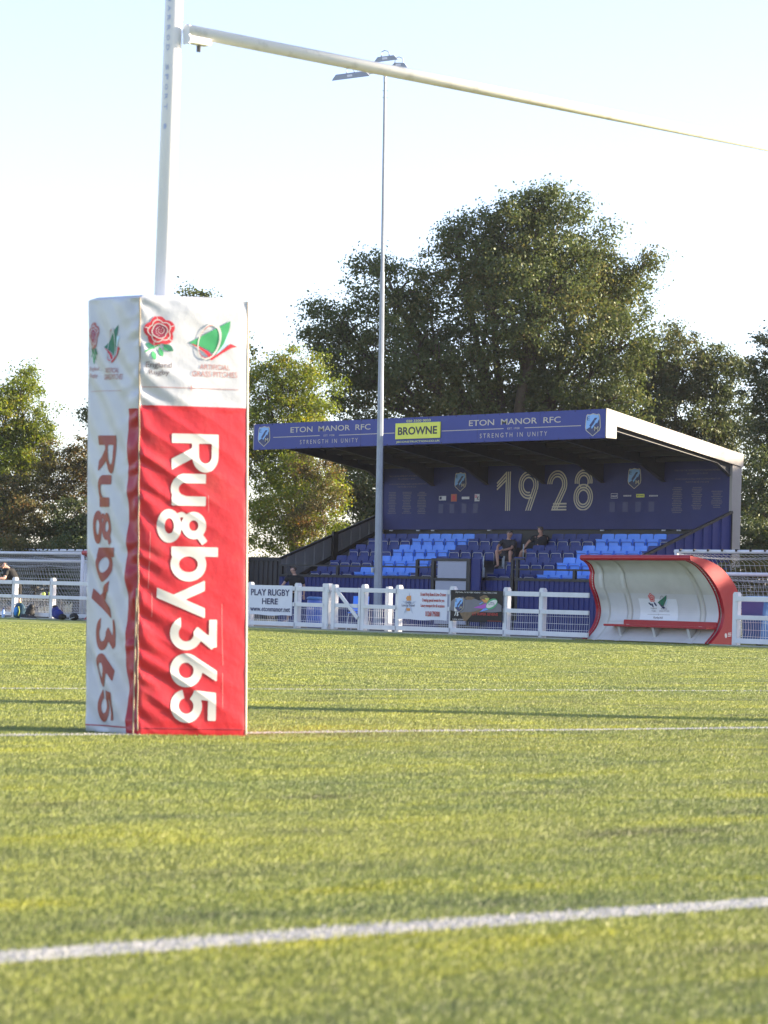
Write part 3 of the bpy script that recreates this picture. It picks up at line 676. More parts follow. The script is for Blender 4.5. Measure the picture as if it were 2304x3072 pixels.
# one: vertical triple + three slanted strokes
one = sU(*[sI(sSeg((x, -.2), (x, 1.3), .025), sBox(-1, 0, 1, H-.0)) for x in (.435, .52, .605)])
sl_ = sU(*[sI(sSeg((.44, 1.20-k), (.02, .84-k*.85+.02), .026), sBox(0, 0, .445, H)) for k in (.0, .115, .23)])
dig(sU(one, sl_), -63.97, .64)
R0_ = .355
def nine(X, Y):
    c = (.43, H-.43); rr = np.hypot(X-c[0], (Y-c[1])); ring = np.minimum.reduce([np.abs(rr-k)-.024 for k in (.235, .325, .412)])
    tail = np.minimum.reduce([sI(sSeg((.43+k*math.cos(-.42)+.0, c[1]+k*math.sin(-.42)), (.43+k*math.cos(-.42)-.44, c[1]+k*math.sin(-.42)-1.0), .024), sBox(-1, 0, 2, c[1]))(X, Y) for k in (.235, .325, .412)])
    cut = (X > c[0]-.05) & (Y < c[1]-.15) & ((X-c[0])*.92-(Y-c[1])*-.40 > -.02)
    return np.minimum(np.where(cut, .2, ring), tail)
dig(nine, -62.98, .86)
def two(X, Y):
    c = (.44, H-.42); rr = np.hypot(X-c[0], Y-c[1]); th = np.arctan2(Y-c[1], X-c[0]); ring = np.minimum.reduce([np.abs(rr-k)-.024 for k in (.235, .32, .405)])
    ring = np.where((th > -.55), np.where((Y < c[1]) & (X < c[0]), .2, ring), .2)
    a = -.55; diag = np.minimum.reduce([sI(sSeg((c[0]+k*math.cos(a), c[1]+k*math.sin(a)), (c[0]+k*math.cos(a)-.56, c[1]+k*math.sin(a)-.915), .024), sBox(-1, 0, 2, 1.2))(X, Y) for k in (.235, .32, .405)])
    base = sU(*[sBox(.20+.04*i, z-.024, .86, z+.024) for i, z in enumerate((.024, .115, .205))])(X, Y)
    base = np.where(X < .24, .2, base)
    return np.minimum(np.minimum(ring, diag), base)
dig(two, -61.74, .88)
def eight(X, Y):
    ct, cb = (.43, H-.36), (.43, .395)
    rt = np.hypot((X-ct[0]), (Y-ct[1])); rb = np.hypot((X-cb[0]), (Y-cb[1]))
    ft = np.minimum.reduce([np.abs(rt-k)-.024 for k in (.195, .275, .352)]); fb = np.minimum.reduce([np.abs(rb-k)-.024 for k in (.22, .30, .385)])
    mid = .80
    ft = np.where(Y > mid, ft, np.where((rt < .37) & (Y > mid-.14) & (np.abs(rt-.195) < .02), np.abs(rt-.195)-.017, .2)); fb = np.where(Y <= mid, np.where(rb < .5, fb, .2), .2)
    return np.minimum(ft, fb)
dig(eight, -60.61, .88)
m.build('lettering', GOLD, bw)
crest(bw, -65.90, -65.35, 4.30, 4.92, YP); crest(bw, -58.35, -57.80, 4.30, 4.93, YP)
m = MB()
for s, k in ((0, 0), (1, 1)):
    pass
for (s, a, b, c, d) in (("THROUGH THE GENEROSITY OF DONATING MEMBERS", -69.03, -67.29, 4.81, 4.86), ("WE CONTINUE TO GROW", -68.6, -67.75, 4.72, 4.765), ("YOUR DONATION WILL HAVE A LASTING IMPACT ON", -69.02, -67.22, 4.55, 4.595), ("THE FUTURE OF OUR CLUB", -68.6, -67.7, 4.46, 4.505),
    ("THROUGH THE GENEROSITY OF DONATING MEMBERS", -56.48, -54.67, 4.80, 4.85), ("WE CONTINUE TO GROW", -55.98, -55.17, 4.705, 4.75), ("YOUR DONATION WILL HAVE A LASTING IMPACT ON", -56.45, -54.69, 4.545, 4.59), ("THE FUTURE OF OUR CLUB", -56.03, -55.12, 4.455, 4.50)):
    text(m, s, a, b, c, d, PP, res=1)
for a, b, c, d in ((-69.07, -68.61, 3.61, 4.32), (-68.39, -67.87, 3.60, 4.32), (-67.65, -67.18, 3.60, 4.31), (-56.57, -56.12, 3.59, 4.33), (-55.78, -55.36, 3.66, 4.33), (-55.03, -54.57, 3.70, 4.21)):
    z = d
    while z > c:        # rows of donors' names, far too small to read: broken strokes
        w = random.uniform(.26, .44); xm = (a+b)/2; x = xm-w/2
        while x < xm+w/2:
            q = random.uniform(.015, .05); m.flat([(x, z-.022), (min(x+q, xm+w/2), z-.022), (min(x+q, xm+w/2), z), (x, z)], PP); x += q+.012
        z -= .052
m.build('lettering', SANDD, bw)
m = MB(); P2 = planeY(YP-.004); P3 = planeY(YP-.007)
rect = lambda x0, x1, z0, z1: [(x0, z0), (x1, z0), (x1, z1), (x0, z1)]
m.flat(rect(-66.60, -66.27, 4.03, 4.17), P2, 0); m.flat(rect(-65.54, -65.19, 4.06, 4.14), P2, 0); m.flat(rect(-64.95, -64.72, 3.99, 4.22), P2, 0)
m.flat(rect(-66.04, -65.77, 3.99, 4.23), P2, 1); m.flat(rect(-65.98, -65.83, 4.03, 4.19), P3, 4); m.flat(rect(-57.98, -57.65, 4.05, 4.15), P2, 2)
m.flat(rect(-66.57, -66.47, 4.06, 4.15), P3, 3); text(m, "U", -64.93, -64.84, 4.10, 4.20, P3, 4, .03); text(m, "K", -64.84, -64.74, 4.03, 4.14, P3, 3, .03)
text(m, "BROWNE", -57.95, -57.68, 4.075, 4.125, P3, 3, .02); text(m, "macdi", -58.99, -58.77, 4.07, 4.14, P3, 0, .02)
for (x0, x1, z0, z1) in ((-59.02, -58.74, 4.03, 4.18),):
    for q in (rect(x0, x1, z0, z0+.012), rect(x0, x1, z1-.012, z1), rect(x0, x0+.012, z0, z1), rect(x1-.012, x1, z0, z1)): m.flat(q, P2, 0)
for (x0, x1, z0, z1) in ((-58.50, -58.18, 4.05, 4.14), (-57.46, -57.10, 4.04, 4.13)):
    x = x0
    while x < x1: q = random.uniform(.02, .05); m.flat(rect(x, min(x+q, x1), z0+.03, z1-.015), P2, 5); x += q+.012
for X in (-66.5, -65.98, -65.42, -64.9, -58.95, -58.42, -57.9, -57.36): m.flat(rect(X-.11, X+.11, 3.62, 3.92), P2, 6)
m.build('sponsor_panel', [LOGW, LOGO, YEL, INKN, INKR, PALE, mat('faint_panel', (.045, .050, .155), .5)], bw)
# terrace (solid steps), floor, front wall
ROW = [(58.3, 1.80), (59.1, 2.17), (59.9, 2.55), (60.7, 2.92)]
m = MB()
for i, (y, z) in enumerate(ROW): m.box(SX0+.15, SX1-.15, y-.52, 61.99-.001*i, 0 if i == 0 else ROW[i-1][1]-.85+.002, z-.85)
m.build('terrace', CONC, stand)
def corrug(mb, x0, x1, y, z0, z1, pitch=.2, dep=.03, mi=0, s=-1):
    prof = []; x = x0; 
    while x < x1: 
        for dx, dd in ((0, 0), (.10, 0), (.115, dep), (.185, dep)): prof.append((min(x+dx*pitch/.2, x1), dd))
        x += pitch
    mb.grid([[(a, y+s*b, z) for a, b in prof] for z in (z0, z1)], mi)
GAPL, GAPR = -61.95, -60.25
for a, b in ((SX0, GAPL), (GAPR+.0, -58.86), (-58.74, SX1)):
    m = MB(); corrug(m, a, b, YW, 0.02, 1.44); m.box(a, b, YW-.002, YW+.04, 0, 1.42); m.build('front_wall', NAVY, stand)
    m = MB(); m.box(a, b, YW-.05, YW+.05, 1.44, 1.52); m.build('wall_cap', TRIMD, stand)
# glazed looking notice cabinet by the steps: two white boards in a black frame
m = MB()
for a, b, c, d in ((-61.98, -61.86, .3, 2.06), (-60.46, -60.30, .3, 2.06), (-61.98, -60.30, 1.98, 2.06), (-61.98, -60.30, 1.40, 1.48)): m.box(a, b, 57.36 if c < 1 else 57.365, 57.46, c, d)
cabf = m.build('gate_frame', TRIMD, stand)
m = MB(); m.box(-61.72, -60.46, 57.385, 57.42, 1.48, 1.98); m.box(-61.80, -60.46, 57.385, 57.42, .12, 1.40); m.build('gate_board', BOARDW, cabf)
m = MB(); m.box(-60.30, -59.92, 57.40, 57.46, 0.1, 2.05); m.build('side_board', NAVY, stand)
# posts & rail on the front wall
m = MB()
for a, b in ((SX0+.1, GAPL), (-58.8, SX1)): m.bar((a, YW, 1.80 if b < -60 else 1.77), (b, YW, 1.80 if b < -60 else 1.77), .06, .05)
m.bar((-62.95, YW, 2.02), (GAPL+.02, YW, 2.02), .06, .05); m.bar((-58.8, YW, 2.07), (-58.4, YW, 2.07), .06, .05)
m.build('handrail', TRIMD, stand)
for X, z in ((-66.6, 1.80), (-62.95, 2.02), (-58.86, 2.05), (-58.66, 2.05), (-56.35, 1.80), (SX0+.1, 1.80)):
    m = MB(); m.box(X-.05, X+.05, YW-.04, YW+.04, .3 if X > -59 and X < -58.5 else 1.52, z); m.build('rail_post', TRIMD, stand)
# end panels, sloping top
def endpanel(X, s, mt, mt2, col):
    y0, z0, y1, z1 = YW, 1.98, 61.8, 3.56; zt = lambda y: z0+(y-YW)*(z1-z0)/(y1-YW)
    m = MB(); prof = []; y = y0
    while y < y1:
        for dy, dd in ((0, 0), (.20, 0), (.215, .035), (.37, .035)): prof.append((min(y+dy, y1), dd))
        y += .385
    m.grid([[(X+s*b, a, .0) for a, b in prof], [(X+s*b, a, zt(a)) for a, b in prof]]); m.build('end_panel', mt, stand)
    m = MB(); m.bar((X+s*.012, y0-.05, zt(y0)+.03), (X+s*.012, y1+.02, zt(y1)+.03), .10, .07); m.bar((X+s*.01, y1, zt(y1)), (X+s*.01, y1, 0.01), .07, .05); m.build('capping', mt2, stand)
endpanel(SX1-.02, 1, NAVY, TRIMD, None)
endpanel(SX0+.05, 1, CORR, TRIMD, None)
m = MB(); m.bar((SX0+.12, YW+.2, 1.25), (SX0+.12, 61.8, 3.05), .05, .12); m.box(SX0+.10, SX0+.2, 59.75, 59.95, .3, 2.95); m.build('brace', TRIMD, stand)
# small white clips under the panel
m = MB()
for X in (-68.9, -67.6, -66.9, -64.3, -59.4, -56.9, -56.3): m.box(X, X+.06, 61.86, 61.90, 3.05, 3.085); m.box(X+.08, X+.14, 61.86, 61.90, 3.05, 3.085)
m.build('clip', LOGW, stand)
# seats
def seat(mt, tb):
    s = thing('stadium_seat_tmp', (0, 0, 0))
    # origin at the top centre of the back shell;  x along the row, -y to the pitch
    m = MB(); pts = []
    n = 9; ht = .42; half = .245
    for k, z in enumerate(np.linspace(-ht, 0, 8)):
        row = []
        for j in range(n):
            t = j/(n-1)*2-1; hw = half*(1-.05*max(0, (z+.10)/.10)**2) ; row.append((t*hw, -.04*(1-t*t)*-1+(-.10)*(-z/ht)**.8*0-.30*(-z)*.5, z-.012*(t**4)*(1 if z > -.05 else 0)))
        pts.append(row)
    back = [[(x, y+.02, z) for x, y, z in r] for r in pts]
    m.grid(pts); m.grid(back); 
    # rim
    rim = [pts[-1][j] for j in range(n)]; rb = [back[-1][j] for j in range(n)]; m.grid([rim, rb])
    for e in (0, -1): m.grid([[r[e] for r in pts], [r[e] for r in back]])
    a = m.build('stadium_seat', mt, None, smooth='auto', local=True)
    bpy.data.objects.remove(s)
    # tip-up pan folded against the back
    m = MB(); m.bbox(-.225, .225, -.30, -.235, -.50, -.165, .02); m.box(-.20, .20, -.308, -.30, -.47, -.235)
    m.box(-.225, .225, -.31, -.225, -.19, -.165)
    p = m.build('seat_pan', mt, a, local=True)
    m = MB(); y = -.325
    m.tube([(-.21, y, -.60), (-.21, y, -.31), (-.195, y, -.265), (-.16, y, -.25), (.16, y, -.25), (.195, y, -.265), (.21, y, -.31), (.21, y, -.60)], .0085, 6)
    f = m.build('frame', tb, a, local=True, smooth=True)
    return a
sL = seat(SEATL, TUBEB); sDk = seat(SEATD, TUBE)
first = {0: True, 1: True}
def put_seat(x, y, z, light):
    src = sL if light else sDk
    if first[light]: c = src; first[light] = False
    else: c = copy_tree(src)
    c.parent = stand; c.location = (x-stand.location.x, y-stand.location.y, z)
    return c
for y, z in ROW:
    for k in range(13): put_seat(-68.15+k*.52, y+.10, z, 1 if 4 <= k < 9 else 0)
    for k in range(11): put_seat(-60.12+k*.52, y+.10, z, 1 if 4 <= k < 9 else 0)
# aisle steps & low rails
m = MB()
for i in range(6): m.box(-61.45, -60.5, 57.9+i*.4, 58.32+i*.4, ROW[0][1]-.85, ROW[0][1]-.66+i*.185)
m.build('steps', CONC, stand)
for X in (-61.40, -60.52):
    m = MB()
    for i, (y, z) in enumerate(ROW[:3]): m.tube([(X, y-.15, z-.85), (X, y-.15, z+.02)], .018, 8); 
    m.build('rail_post', GALV, stand)

# =================================================================== DARK CORRUGATED FENCE beside the stand
t = thing('corrugated_fence', (-73, 58.3, 0), label='dark corrugated metal fence with a gate beside the left end of the grandstand', cat='fence')
m = MB(); corrug(m, -80, -72.02, 58.3, .05, 1.93, .24, .04); corrug(m, -71.9, SX0-.02, 58.3, .05, 1.93, .24, .04); m.build('panel', CORRD, t)
m = MB(); m.box(-80, SX0-.02, 58.22, 58.36, 1.93, 2.06); m.box(-72.02, -71.9, 58.2, 58.36, 0, 2.0); m.build('top_rail', TRIMD, t)
m = MB(); m.box(-73.0, -72.5, 58.2, 58.24, 1.30, 1.7); m.build('latch_plate', CORR, t)
m = MB(); m.box(-72.95, -72.6, 58.19, 58.2, 1.48, 1.58); m.box(-72.6, -72.1, 58.2, 58.21, 1.955, 2.0); m.build('notice', LOGW, t)
# =================================================================== WHITE FENCE
FY = 42.5; FH = 1.0
def fence(name, xs, label, x_end0, x_end1, skip=()):
    t = thing(name, ((xs[0]+xs[-1])/2, FY, 0), label=label, cat='fence')
    for X in xs:
        m = MB(); w = .065
        m.bbox(X-w, X+w, FY-w, FY+w, 0, 1.045, .012); m.bbox(X-w*.86, X+w*.86, FY-w*.86, FY+w*.86, 1.04, 1.068, .01); m.build('post', PVC, t)
    segs = list(zip(xs[:-1], xs[1:]))
    if x_end0 is not None: segs = [(x_end0, xs[0])]+segs
    if x_end1 is not None: segs += [(xs[-1], x_end1)]
    for a, b in segs:
        for z0, z1 in ((.885, .985), (.525, .615), (.06, .16)):
            m = MB(); m.bbox(a+.02 if a != x_end0 else a, b-.02 if b != x_end1 else b, FY-.09, FY-.045, z0, z1, .006); m.build('rail', PVC, t)
        mesh_panel(a+.07, b-.07, t)
    return t
def mesh_panel(a, b, t):
    m = MB(); n = max(2, int((b-a)/.065)); bend = random.uniform(.3, 1)
    for i in range(n+1):
        X = a+(b-a)*i/n; q = bend*.03*math.sin(i*.35+a)
        m.tube([(X, FY+.01, .10), (X+q*.5, FY-.0+.03*bend, .28), (X+q*.7, FY+.02, .42), (X, FY+.01, .60)], .0042, 4)
    for z in (.20, .33, .48): m.tube([(a, FY, z), ((a+b)/2, FY+.012*bend, z-.004), (b, FY, z)], .0048, 4)
    m.build('mesh_panel', PVC, t)
fence('white_fence', [-68.9, -67.2, -65.45, -63.7, -61.95, -60.24, -58.5, -56.9, -55.3, -53.75, -52.17, -50.44], 'long white post and rail fence running left from the gate past the padded post', None, -49.42)
fence('white_fence', [-48.10, -46.94, -45.18, -43.50, -42.42], 'white post and rail fence carrying two banners, between the gate and the red shelter', None, -41.0)
fence('white_fence', [-37.03, -35.2, -33.4, -31.6, -29.8, -28.0], 'white post and rail fence at the right edge, starting right of the red shelter', None, None)
t = thing('fence_gate', (-48.7, FY, 0), label='narrow white gate with a diagonal brace in the white fence', cat='gate')
m = MB(); m.bbox(-49.50, -49.28, FY-.075, FY+.075, 0, 1.07, .015); m.build('gate_post', PVC, t)
m = MB(); m.bbox(-49.20, -49.06, FY-.06, FY+.06, .03, 1.05, .012); m.bbox(-48.28, -48.18, FY-.05, FY+.05, .03, .985, .012); m.build('stile', PVC, t)
for z0, z1 in ((.88, .98), (.53, .62), (.07, .17)):
    m = MB(); m.bbox(-49.06, -48.28, FY-.05, FY-.01, z0, z1, .006); m.build('rail', PVC, t)
m = MB(); m.bar((-49.02, FY-.065, .94), (-48.25, FY-.065, .30), .03, .085); m.build('brace', PVC, t)
m = MB()
for i in range(13): X = -49.05+i*.065; m.tube([(X, FY+.01, .1), (X, FY+.01, .58)], .0042, 4)
for z in (.20, .33, .5): m.tube([(-49.05, FY, z), (-48.2, FY, z)], .0048, 4)
m.build('mesh_panel', PVC, t)
m = MB()
for z in (.12, .90): m.tube([(-49.30, FY-.08, z), (-49.18, FY-.07, z)], .012, 6); m.box(-49.30, -49.24, FY-.09, FY-.06, z-.03, z+.03)
m.build('hinge', GALV, t)
t = thing('short_post', (-47.78, 42.95, 0), label='single white post standing just behind the gate latch, left of the grey pole', cat='post'); m = MB(); m.bbox(-47.84, -47.72, 42.88, 43.02, -.03, 1.0, .012); m.build('shaft', PVC, t)
m = MB(); m.bbox(-47.835, -47.725, 42.885, 43.015, 1.0, 1.03, .01); m.build('cap', PVC, t)

# =================================================================== BANNERS
def sheet(mb, x0, x1, z0, z1, Y, amp=.006, mi=0, sag=.01):
    n = 30; pts = []
    for z in np.linspace(z0, z1, 12):
        row = []
        for k in range(n+1):
            a = k/n; X = x0+(x1-x0)*a; row.append((X, Y+amp*math.sin(a*9+z*4)*math.sin(a*math.pi), z+(sag*math.sin(a*math.pi*3) if z == z0 else 0)))
        pts.append(row)
    mb.grid(pts, mi); mb.grid([[(x, y+.003, z) for x, y, z in r] for r in pts], mi)
YB = FY-.098
t = thing('banner', (-51.33, YB, .3), label='white banner reading PLAY RUGBY HERE tied to the fence right of the padded post', cat='banner')
m = MB(); sheet(m, -52.13, -50.53, .30, 1.0, YB, .004); m.build('sheet', BANW, t, smooth=True)
m = MB(); q = planeY(YB-.0085); text(m, "PLAY RUGBY", -52.04, -50.62, .755, .91, q, bold=.02); text(m, "HERE", -51.62, -51.04, .555, .695, q, bold=.02); text(m, "www.etonmanor.net", -52.05, -50.59, .385, .485, q, bold=.015); m.build('lettering', INKN, t)
t = thing('banner', (-46.06, YB, .3), label='white banner with a star logo and red writing, left of the black banner', cat='banner')
m = MB(); sheet(m, -46.86, -45.27, .31, .985, YB, .004); m.build('sheet', BANW, t, smooth=True)
m = MB()
star = []
for i in range(10):
    a = math.pi/2+i*math.pi/5; rr = (.26 if i % 2 == 0 else .07); star.append((-46.50+rr*math.cos(a)*.95, .64+rr*math.sin(a)))
m.flat(star, planeY(YB-.0075), 0)
for s in (-1, 1): m.flat([(-46.50, .64), (-46.50+s*.0, .90), (-46.46, .72)] if s > 0 else [(-46.5, .64), (-46.66, .43), (-46.57, .60)], planeY(YB-.009), 3)
m.flat([(-46.60, .78), (-46.56, .83), (-46.44, .84), (-46.43, .73), (-46.56, .72)], planeY(YB-.0095), 1); m.flat([(-46.58, .56), (-46.45, .56), (-46.46, .50), (-46.57, .50)], planeY(YB-.0095), 1)
q = planeY(YB-.011); text(m, "Event", -46.60, -46.42, .66, .72, q, 2); text(m, "Luxury Travel", -46.73, -46.31, .58, .65, q, 2, .01)
m.build('star_logo', [mat('star_silver', (.45, .50, .62), .4), ORG, INKN, mat('star_slate', (.28, .33, .45), .4)], t)
m = MB(); text(m, "16 seat Party Buses & Limo Cruisers", -46.13, -45.30, .82, .915, q, bold=.03); text(m, "Creating special events for you", -46.07, -45.35, .695, .785, q, bold=.03); text(m, "Luxury transport for all occasions", -46.11, -45.34, .575, .665, q, bold=.03); text(m, "01268 795000", -45.95, -45.49, .39, .51, q, bold=.03)
m.build('lettering', mat('ink_brick', (.40, .03, .02), .5), t)
t = thing('banner', (-44.35, YB, .3), label='black banner with a rugby ball and a coloured tail, left of the open fence bays', cat='banner')
m = MB(); sheet(m, -45.16, -43.53, .31, .985, YB, .004); m.build('sheet', BANB, t, smooth=True)
m = MB(); q1, q2, q3, q4 = (planeY(YB-k) for k in (.0075, .009, .0105, .012))
nx = lambda x: -45.16+(x-65)/1520*1.63; nz_ = lambda y: .98-(y-120)/890*.67
PQ = lambda *a: [(nx(x), nz_(y)) for x, y in a]
m.flat(PQ((80, 440), (200, 350), (440, 300), (520, 390), (780, 350), (900, 400), (1100, 380), (1300, 360), (1560, 530), (1560, 700), (1300, 730), (900, 720), (600, 770), (330, 760), (80, 700)), q1, 0)
m.flat(PQ((350, 770), (500, 740), (640, 740), (760, 720), (960, 640), (1060, 640), (900, 760), (720, 800), (640, 900), (560, 1000), (470, 1000), (420, 880)), q2, 1)
for pl in (((480, 340), (560, 290), (700, 300), (790, 330), (700, 380), (560, 390)), ((920, 300), (1030, 240), (1120, 250), (1200, 320), (1080, 400), (960, 390))): m.flat(PQ(*pl), q2, 1)
m.flat(PQ((750, 610), (1010, 520), (1130, 470), (1180, 560), (1060, 630), (900, 620)), q3, 2); m.flat(PQ((910, 500), (1000, 440), (1030, 450), (940, 510)), q3, 5)
m.flat(PQ((980, 360), (1060, 370), (1210, 340), (1130, 460), (1050, 450)), q3, 3); m.flat(PQ((1060, 325), (1210, 330), (1150, 400)), q4, 4); m.flat(PQ((930, 730), (1090, 590), (1180, 650)), q3, 5)
def ell(cx, cy, a, b, an, n=28): return [(cx+a*math.cos(k*2*math.pi/n)*math.cos(an)-b*math.sin(k*2*math.pi/n)*math.sin(an), cy+a*math.cos(k*2*math.pi/n)*math.sin(an)+b*math.sin(k*2*math.pi/n)*math.cos(an)) for k in range(n)]
m.flat(ell(-43.86, .702, .185, .105, .38), q4, 6); m.flat(ell(-43.86, .702, .178, .066, .38), planeY(YB-.0135), 7); text(m, "LIT7s", -43.95, -43.77, .675, .74, planeY(YB-.015), 8, .01)
m.flat(PQ((185, 590), (340, 600), (330, 700), (190, 700)), q2, 7); m.flat(PQ((290, 700), (360, 640), (380, 690), (330, 740)), q3, 2)
m.build('artwork', [BANG, BANBR, MAG, ORG, LIME, SKYB, INKG, INKW, INKN], t)
crest(t, -45.02, -44.72, .50, .83, YB-.012)
m = MB(); text(m, "7s", -45.02, -44.89, .42, .55, q4, 0, .03); text(m, "FESTIVAL OF RUGBY SEVENS  -  ALL WELCOME", -45.00, -43.71, .925, .953, q2, 0, .01, 1); text(m, "LIT SUPER SEVENS", -44.46, -43.66, .45, .51, q4, 1, .02)
text(m, "SUPER SEVENS", -45.08, -44.72, .335, .36, q2, 0, .01, 1); m.flat([(-43.99, .335), (-43.56, .335), (-43.56, .342), (-43.99, .342)], q2, 1)
m.build('lettering', [INKW, mat('ink_signal_red', (.45, .02, .015), .5)], t)

# =================================================================== TEAM SHELTERS
def dugout(px, label):
    # local x from 0 (left) to L; profile in y,z relative to fence line
    L_ = 3.55; t = thing('team_shelter', (px, FY, 0), label=label, cat='dugout', group=None)
    inn = [(-.68, 1.665), (-.50, 1.61), (-.31, 1.52), (-.04, 1.32), (.20, 1.06), (.34, .77), (.36, .53), (.24, .27), (-.03, .03)]
    out = [(-.70, 1.755), (-.24, 1.70), (.16, 1.58), (.48, 1.38), (.71, 1.15), (.84, .88), (.87, .62), (.82, .30), (.72, .02)]
    class SB(MB):      # the roof edge runs out farther at the right end than at the left
        def build(s, *a, **k):
            f = lambda x, y, z: (x, y+(.55*(1-x/3.55)*min(1, max(0, (z-1.1)/.55))*min(1, max(0, (.45-y)/.6))), z)
            s.v = [f(*p) for p in s.v]; return MB.build(s, *a, **k)
    def sm(P, n=5):
        r = []
        for i in range(len(P)-1):
            p0 = P[max(i-1, 0)]; p1 = P[i]; p2 = P[i+1]; p3 = P[min(i+2, len(P)-1)]
            for k in range(n):
                s = k/n; r.append(tuple(.5*((2*p1[j])+(-p0[j]+p2[j])*s+(2*p0[j]-5*p1[j]+4*p2[j]-p3[j])*s*s+(-p0[j]+3*p1[j]-3*p2[j]+p3[j])*s**3) for j in (0, 1)))
        return r+[P[-1]]
    I, O = sm(inn), sm(out)
    m = SB(); Ib = [(y+.05+.10*(i/len(I)), z+.03) for i, (y, z) in enumerate(I)]
    m.grid([[(x, y, z) for y, z in I] for x in np.linspace(.08, L_-.08, 2)]); m.build('inner_shell', DGI, t, smooth=True, local=True)
    m = SB(); m.grid([[(x, y, z) for y, z in O] for x in np.linspace(.04, L_-.04, 2)]); m.build('outer_shell', DGR, t, smooth=True, local=True)
    for x0, x1 in ((0, .13), (L_-.13, L_)):
        m = SB(); n = len(I)
        poly = I+O[::-1]; nn = len(poly)
        for x in (x0, x1): pass
        v = [(x0, y, z) for y, z in poly]+[(x1, y, z) for y, z in poly]
        f = [(i, i+1, nn-2-i, nn-1-i) for i in range(n-1)]+[(i+nn, i+1+nn, nn-2-i+nn, nn-1-i+nn) for i in range(n-1)]+[(i, (i+1) % nn, (i+1) % nn+nn, i+nn) for i in range(nn)]
        m.add(v, f)
        # inward rounded lip
        fl = [(y-.005, z+.004) for y, z in I]
        xi = x1 if x0 == 0 else x0; sg = 1 if x0 == 0 else -1
        m.tube([(xi, y, z) for y, z in fl], .018, 8)
        m.build('end_frame', DGR, t, smooth='auto', local=True)
    m = SB(); m.grid([[(x, -.645+.065*math.cos(t_), 1.715+.06*math.sin(t_)) for t_ in np.linspace(0, 2*math.pi, 15)] for x in np.linspace(0, L_, 6)]); m.build('roof_lip', DGR, t, smooth=True, local=True)
    # ribs and lower back panels
    for x in (.36, 1.0, 3.0):
        m = SB(); pts = [[(x+dx, y-dy, z-.008) for y, z in I] for dx, dy in ((-.07, 0), (-.045, .03), (.045, .03), (.07, 0))]; m.grid(pts); m.build('rib', DGI, t, local=True)
    m = SB()
    for a, b in ((.45, .92), (1.08, 2.92), (3.08, 3.42)):
        sub = [(y, z) for y, z in I if .42 < z < 1.02]; m.grid([[(x, y-.012, z) for y, z in sub] for x in (a, b)])
    m.build('back_panel', DGP, t, local=True)
    m = SB(); m.bbox(.60, L_-.12, -.04, .29, .315, .36, .012); m.build('bench_seat', DGR, t, local=True)
    m = SB(); m.bbox(.88, L_-.12, .275, .30, .345, .46, .01); m.build('bench_back', DGR, t, local=True)
    for x in (1.0, 1.95, 2.9): m = SB(); m.prism([(.0, .31), (.26, .31), (.10, .06)], lambda a, b, c: (c, a, b), x-.03, x+.03); m.build('bench_bracket', DGI, t, local=True)
    # printed sheet
    def IY(z):
        for (a, b), (c, d) in zip(I[:-1], I[1:]):
            if d <= z <= b: return a+(c-a)*(b-z)/(b-d)
        return I[-1][0]
    SF = lambda k: (lambda a, b: (a, IY(b)-.012-.003*k, b))
    m = MB(); x0, x1, z0, z1 = 1.28, 2.33, .47, .90
    m.grid([[(x, IY(z)-.016, z) for z in np.linspace(z0, z1, 10)] for x in (x0, x1)]); stk = m.build('poster', STK, t, local=True)
    m = MB(); q = SF(2.2); q2 = SF(3)
    def blob(cx, cz, r, k=5, a=.1): return [(cx+r*(1+a*math.sin(k*i*2*math.pi/40))*math.cos(i*2*math.pi/40)*.95, cz+r*(1+a*math.sin(k*i*2*math.pi/40))*math.sin(i*2*math.pi/40)) for i in range(40)]
    m.flat(blob(1.66, .92, .085), q, 0); m.flat(blob(1.66, .92, .066, 5, .14), q2, 2); m.flat(blob(1.66, .92, .055, 5, .14), SF(3.6), 0); m.flat(blob(1.665, .925, .028, 3, .2), SF(4), 2); m.flat(blob(1.665, .925, .018, 3, .2), SF(4.5), 0)
    for (a, b, l, w, an) in ((1.58, .79, .05, .02, -.6), (1.64, .765, .045, .02, -1.3), (1.72, .79, .05, .022, -.9)): m.flat(ell(a, b, l, w, an, 14), q, 1)
    m.flat([(1.80, .83), (2.10, .98), (2.05, .88), (1.93, .74)], q, 3); m.flat([(1.80, .83), (1.92, .76), (1.98, .73), (2.09, .80), (1.94, .70), (1.89, .72)], q2, 1); m.flat([(2.10, .90), (2.02, .80), (1.96, .74), (2.04, .86)], q2, 4)
    e1 = ell(1.93, .85, .12, .06, 1.2, 24); e2 = ell(1.93, .85, .11, .052, 1.2, 24)
    m.add([SF(4)(a, b) for a, b in e1+e2], [(i, (i+1) % 24, 24+(i+1) % 24, 24+i) for i in range(24)], 5)
    m.build('emblem', [INKR, INKN, INKW, INKDG, INKLB, INKGY], stk, local=True)
    m = MB(); text(m, "England", 1.58, 1.74, .685, .72, q, 0); text(m, "Rugby", 1.60, 1.72, .63, .67, q); text(m, "ARTIFICIAL", 1.85, 2.03, .685, .715, q); text(m, "GRASS PITCHES", 1.80, 2.08, .64, .67, q)
    m.flat([(1.48, .577), (2.10, .577), (2.10, .583), (1.48, .583)], q); text(m, "Rugby365", 1.66, 1.92, .485, .54, q, 0, .02); m.flat([(1.785, .56), (1.791, .56), (1.791, .6), (1.785, .6)], q)
    m.build('lettering', INKGY, stk, local=True)
    m = MB(); F = lambda a, b: (L_+.003, a, b)
    m.flat(ell(.42, .20, .035, .05, .2, 14), F); 
    for i in range(3): m.flat([(.48, .18+i*.03), (.58, .19+i*.03), (.58, .205+i*.03), (.48, .195+i*.03)], F)
    m.build('maker_mark', INKW, t, local=True)
    return t
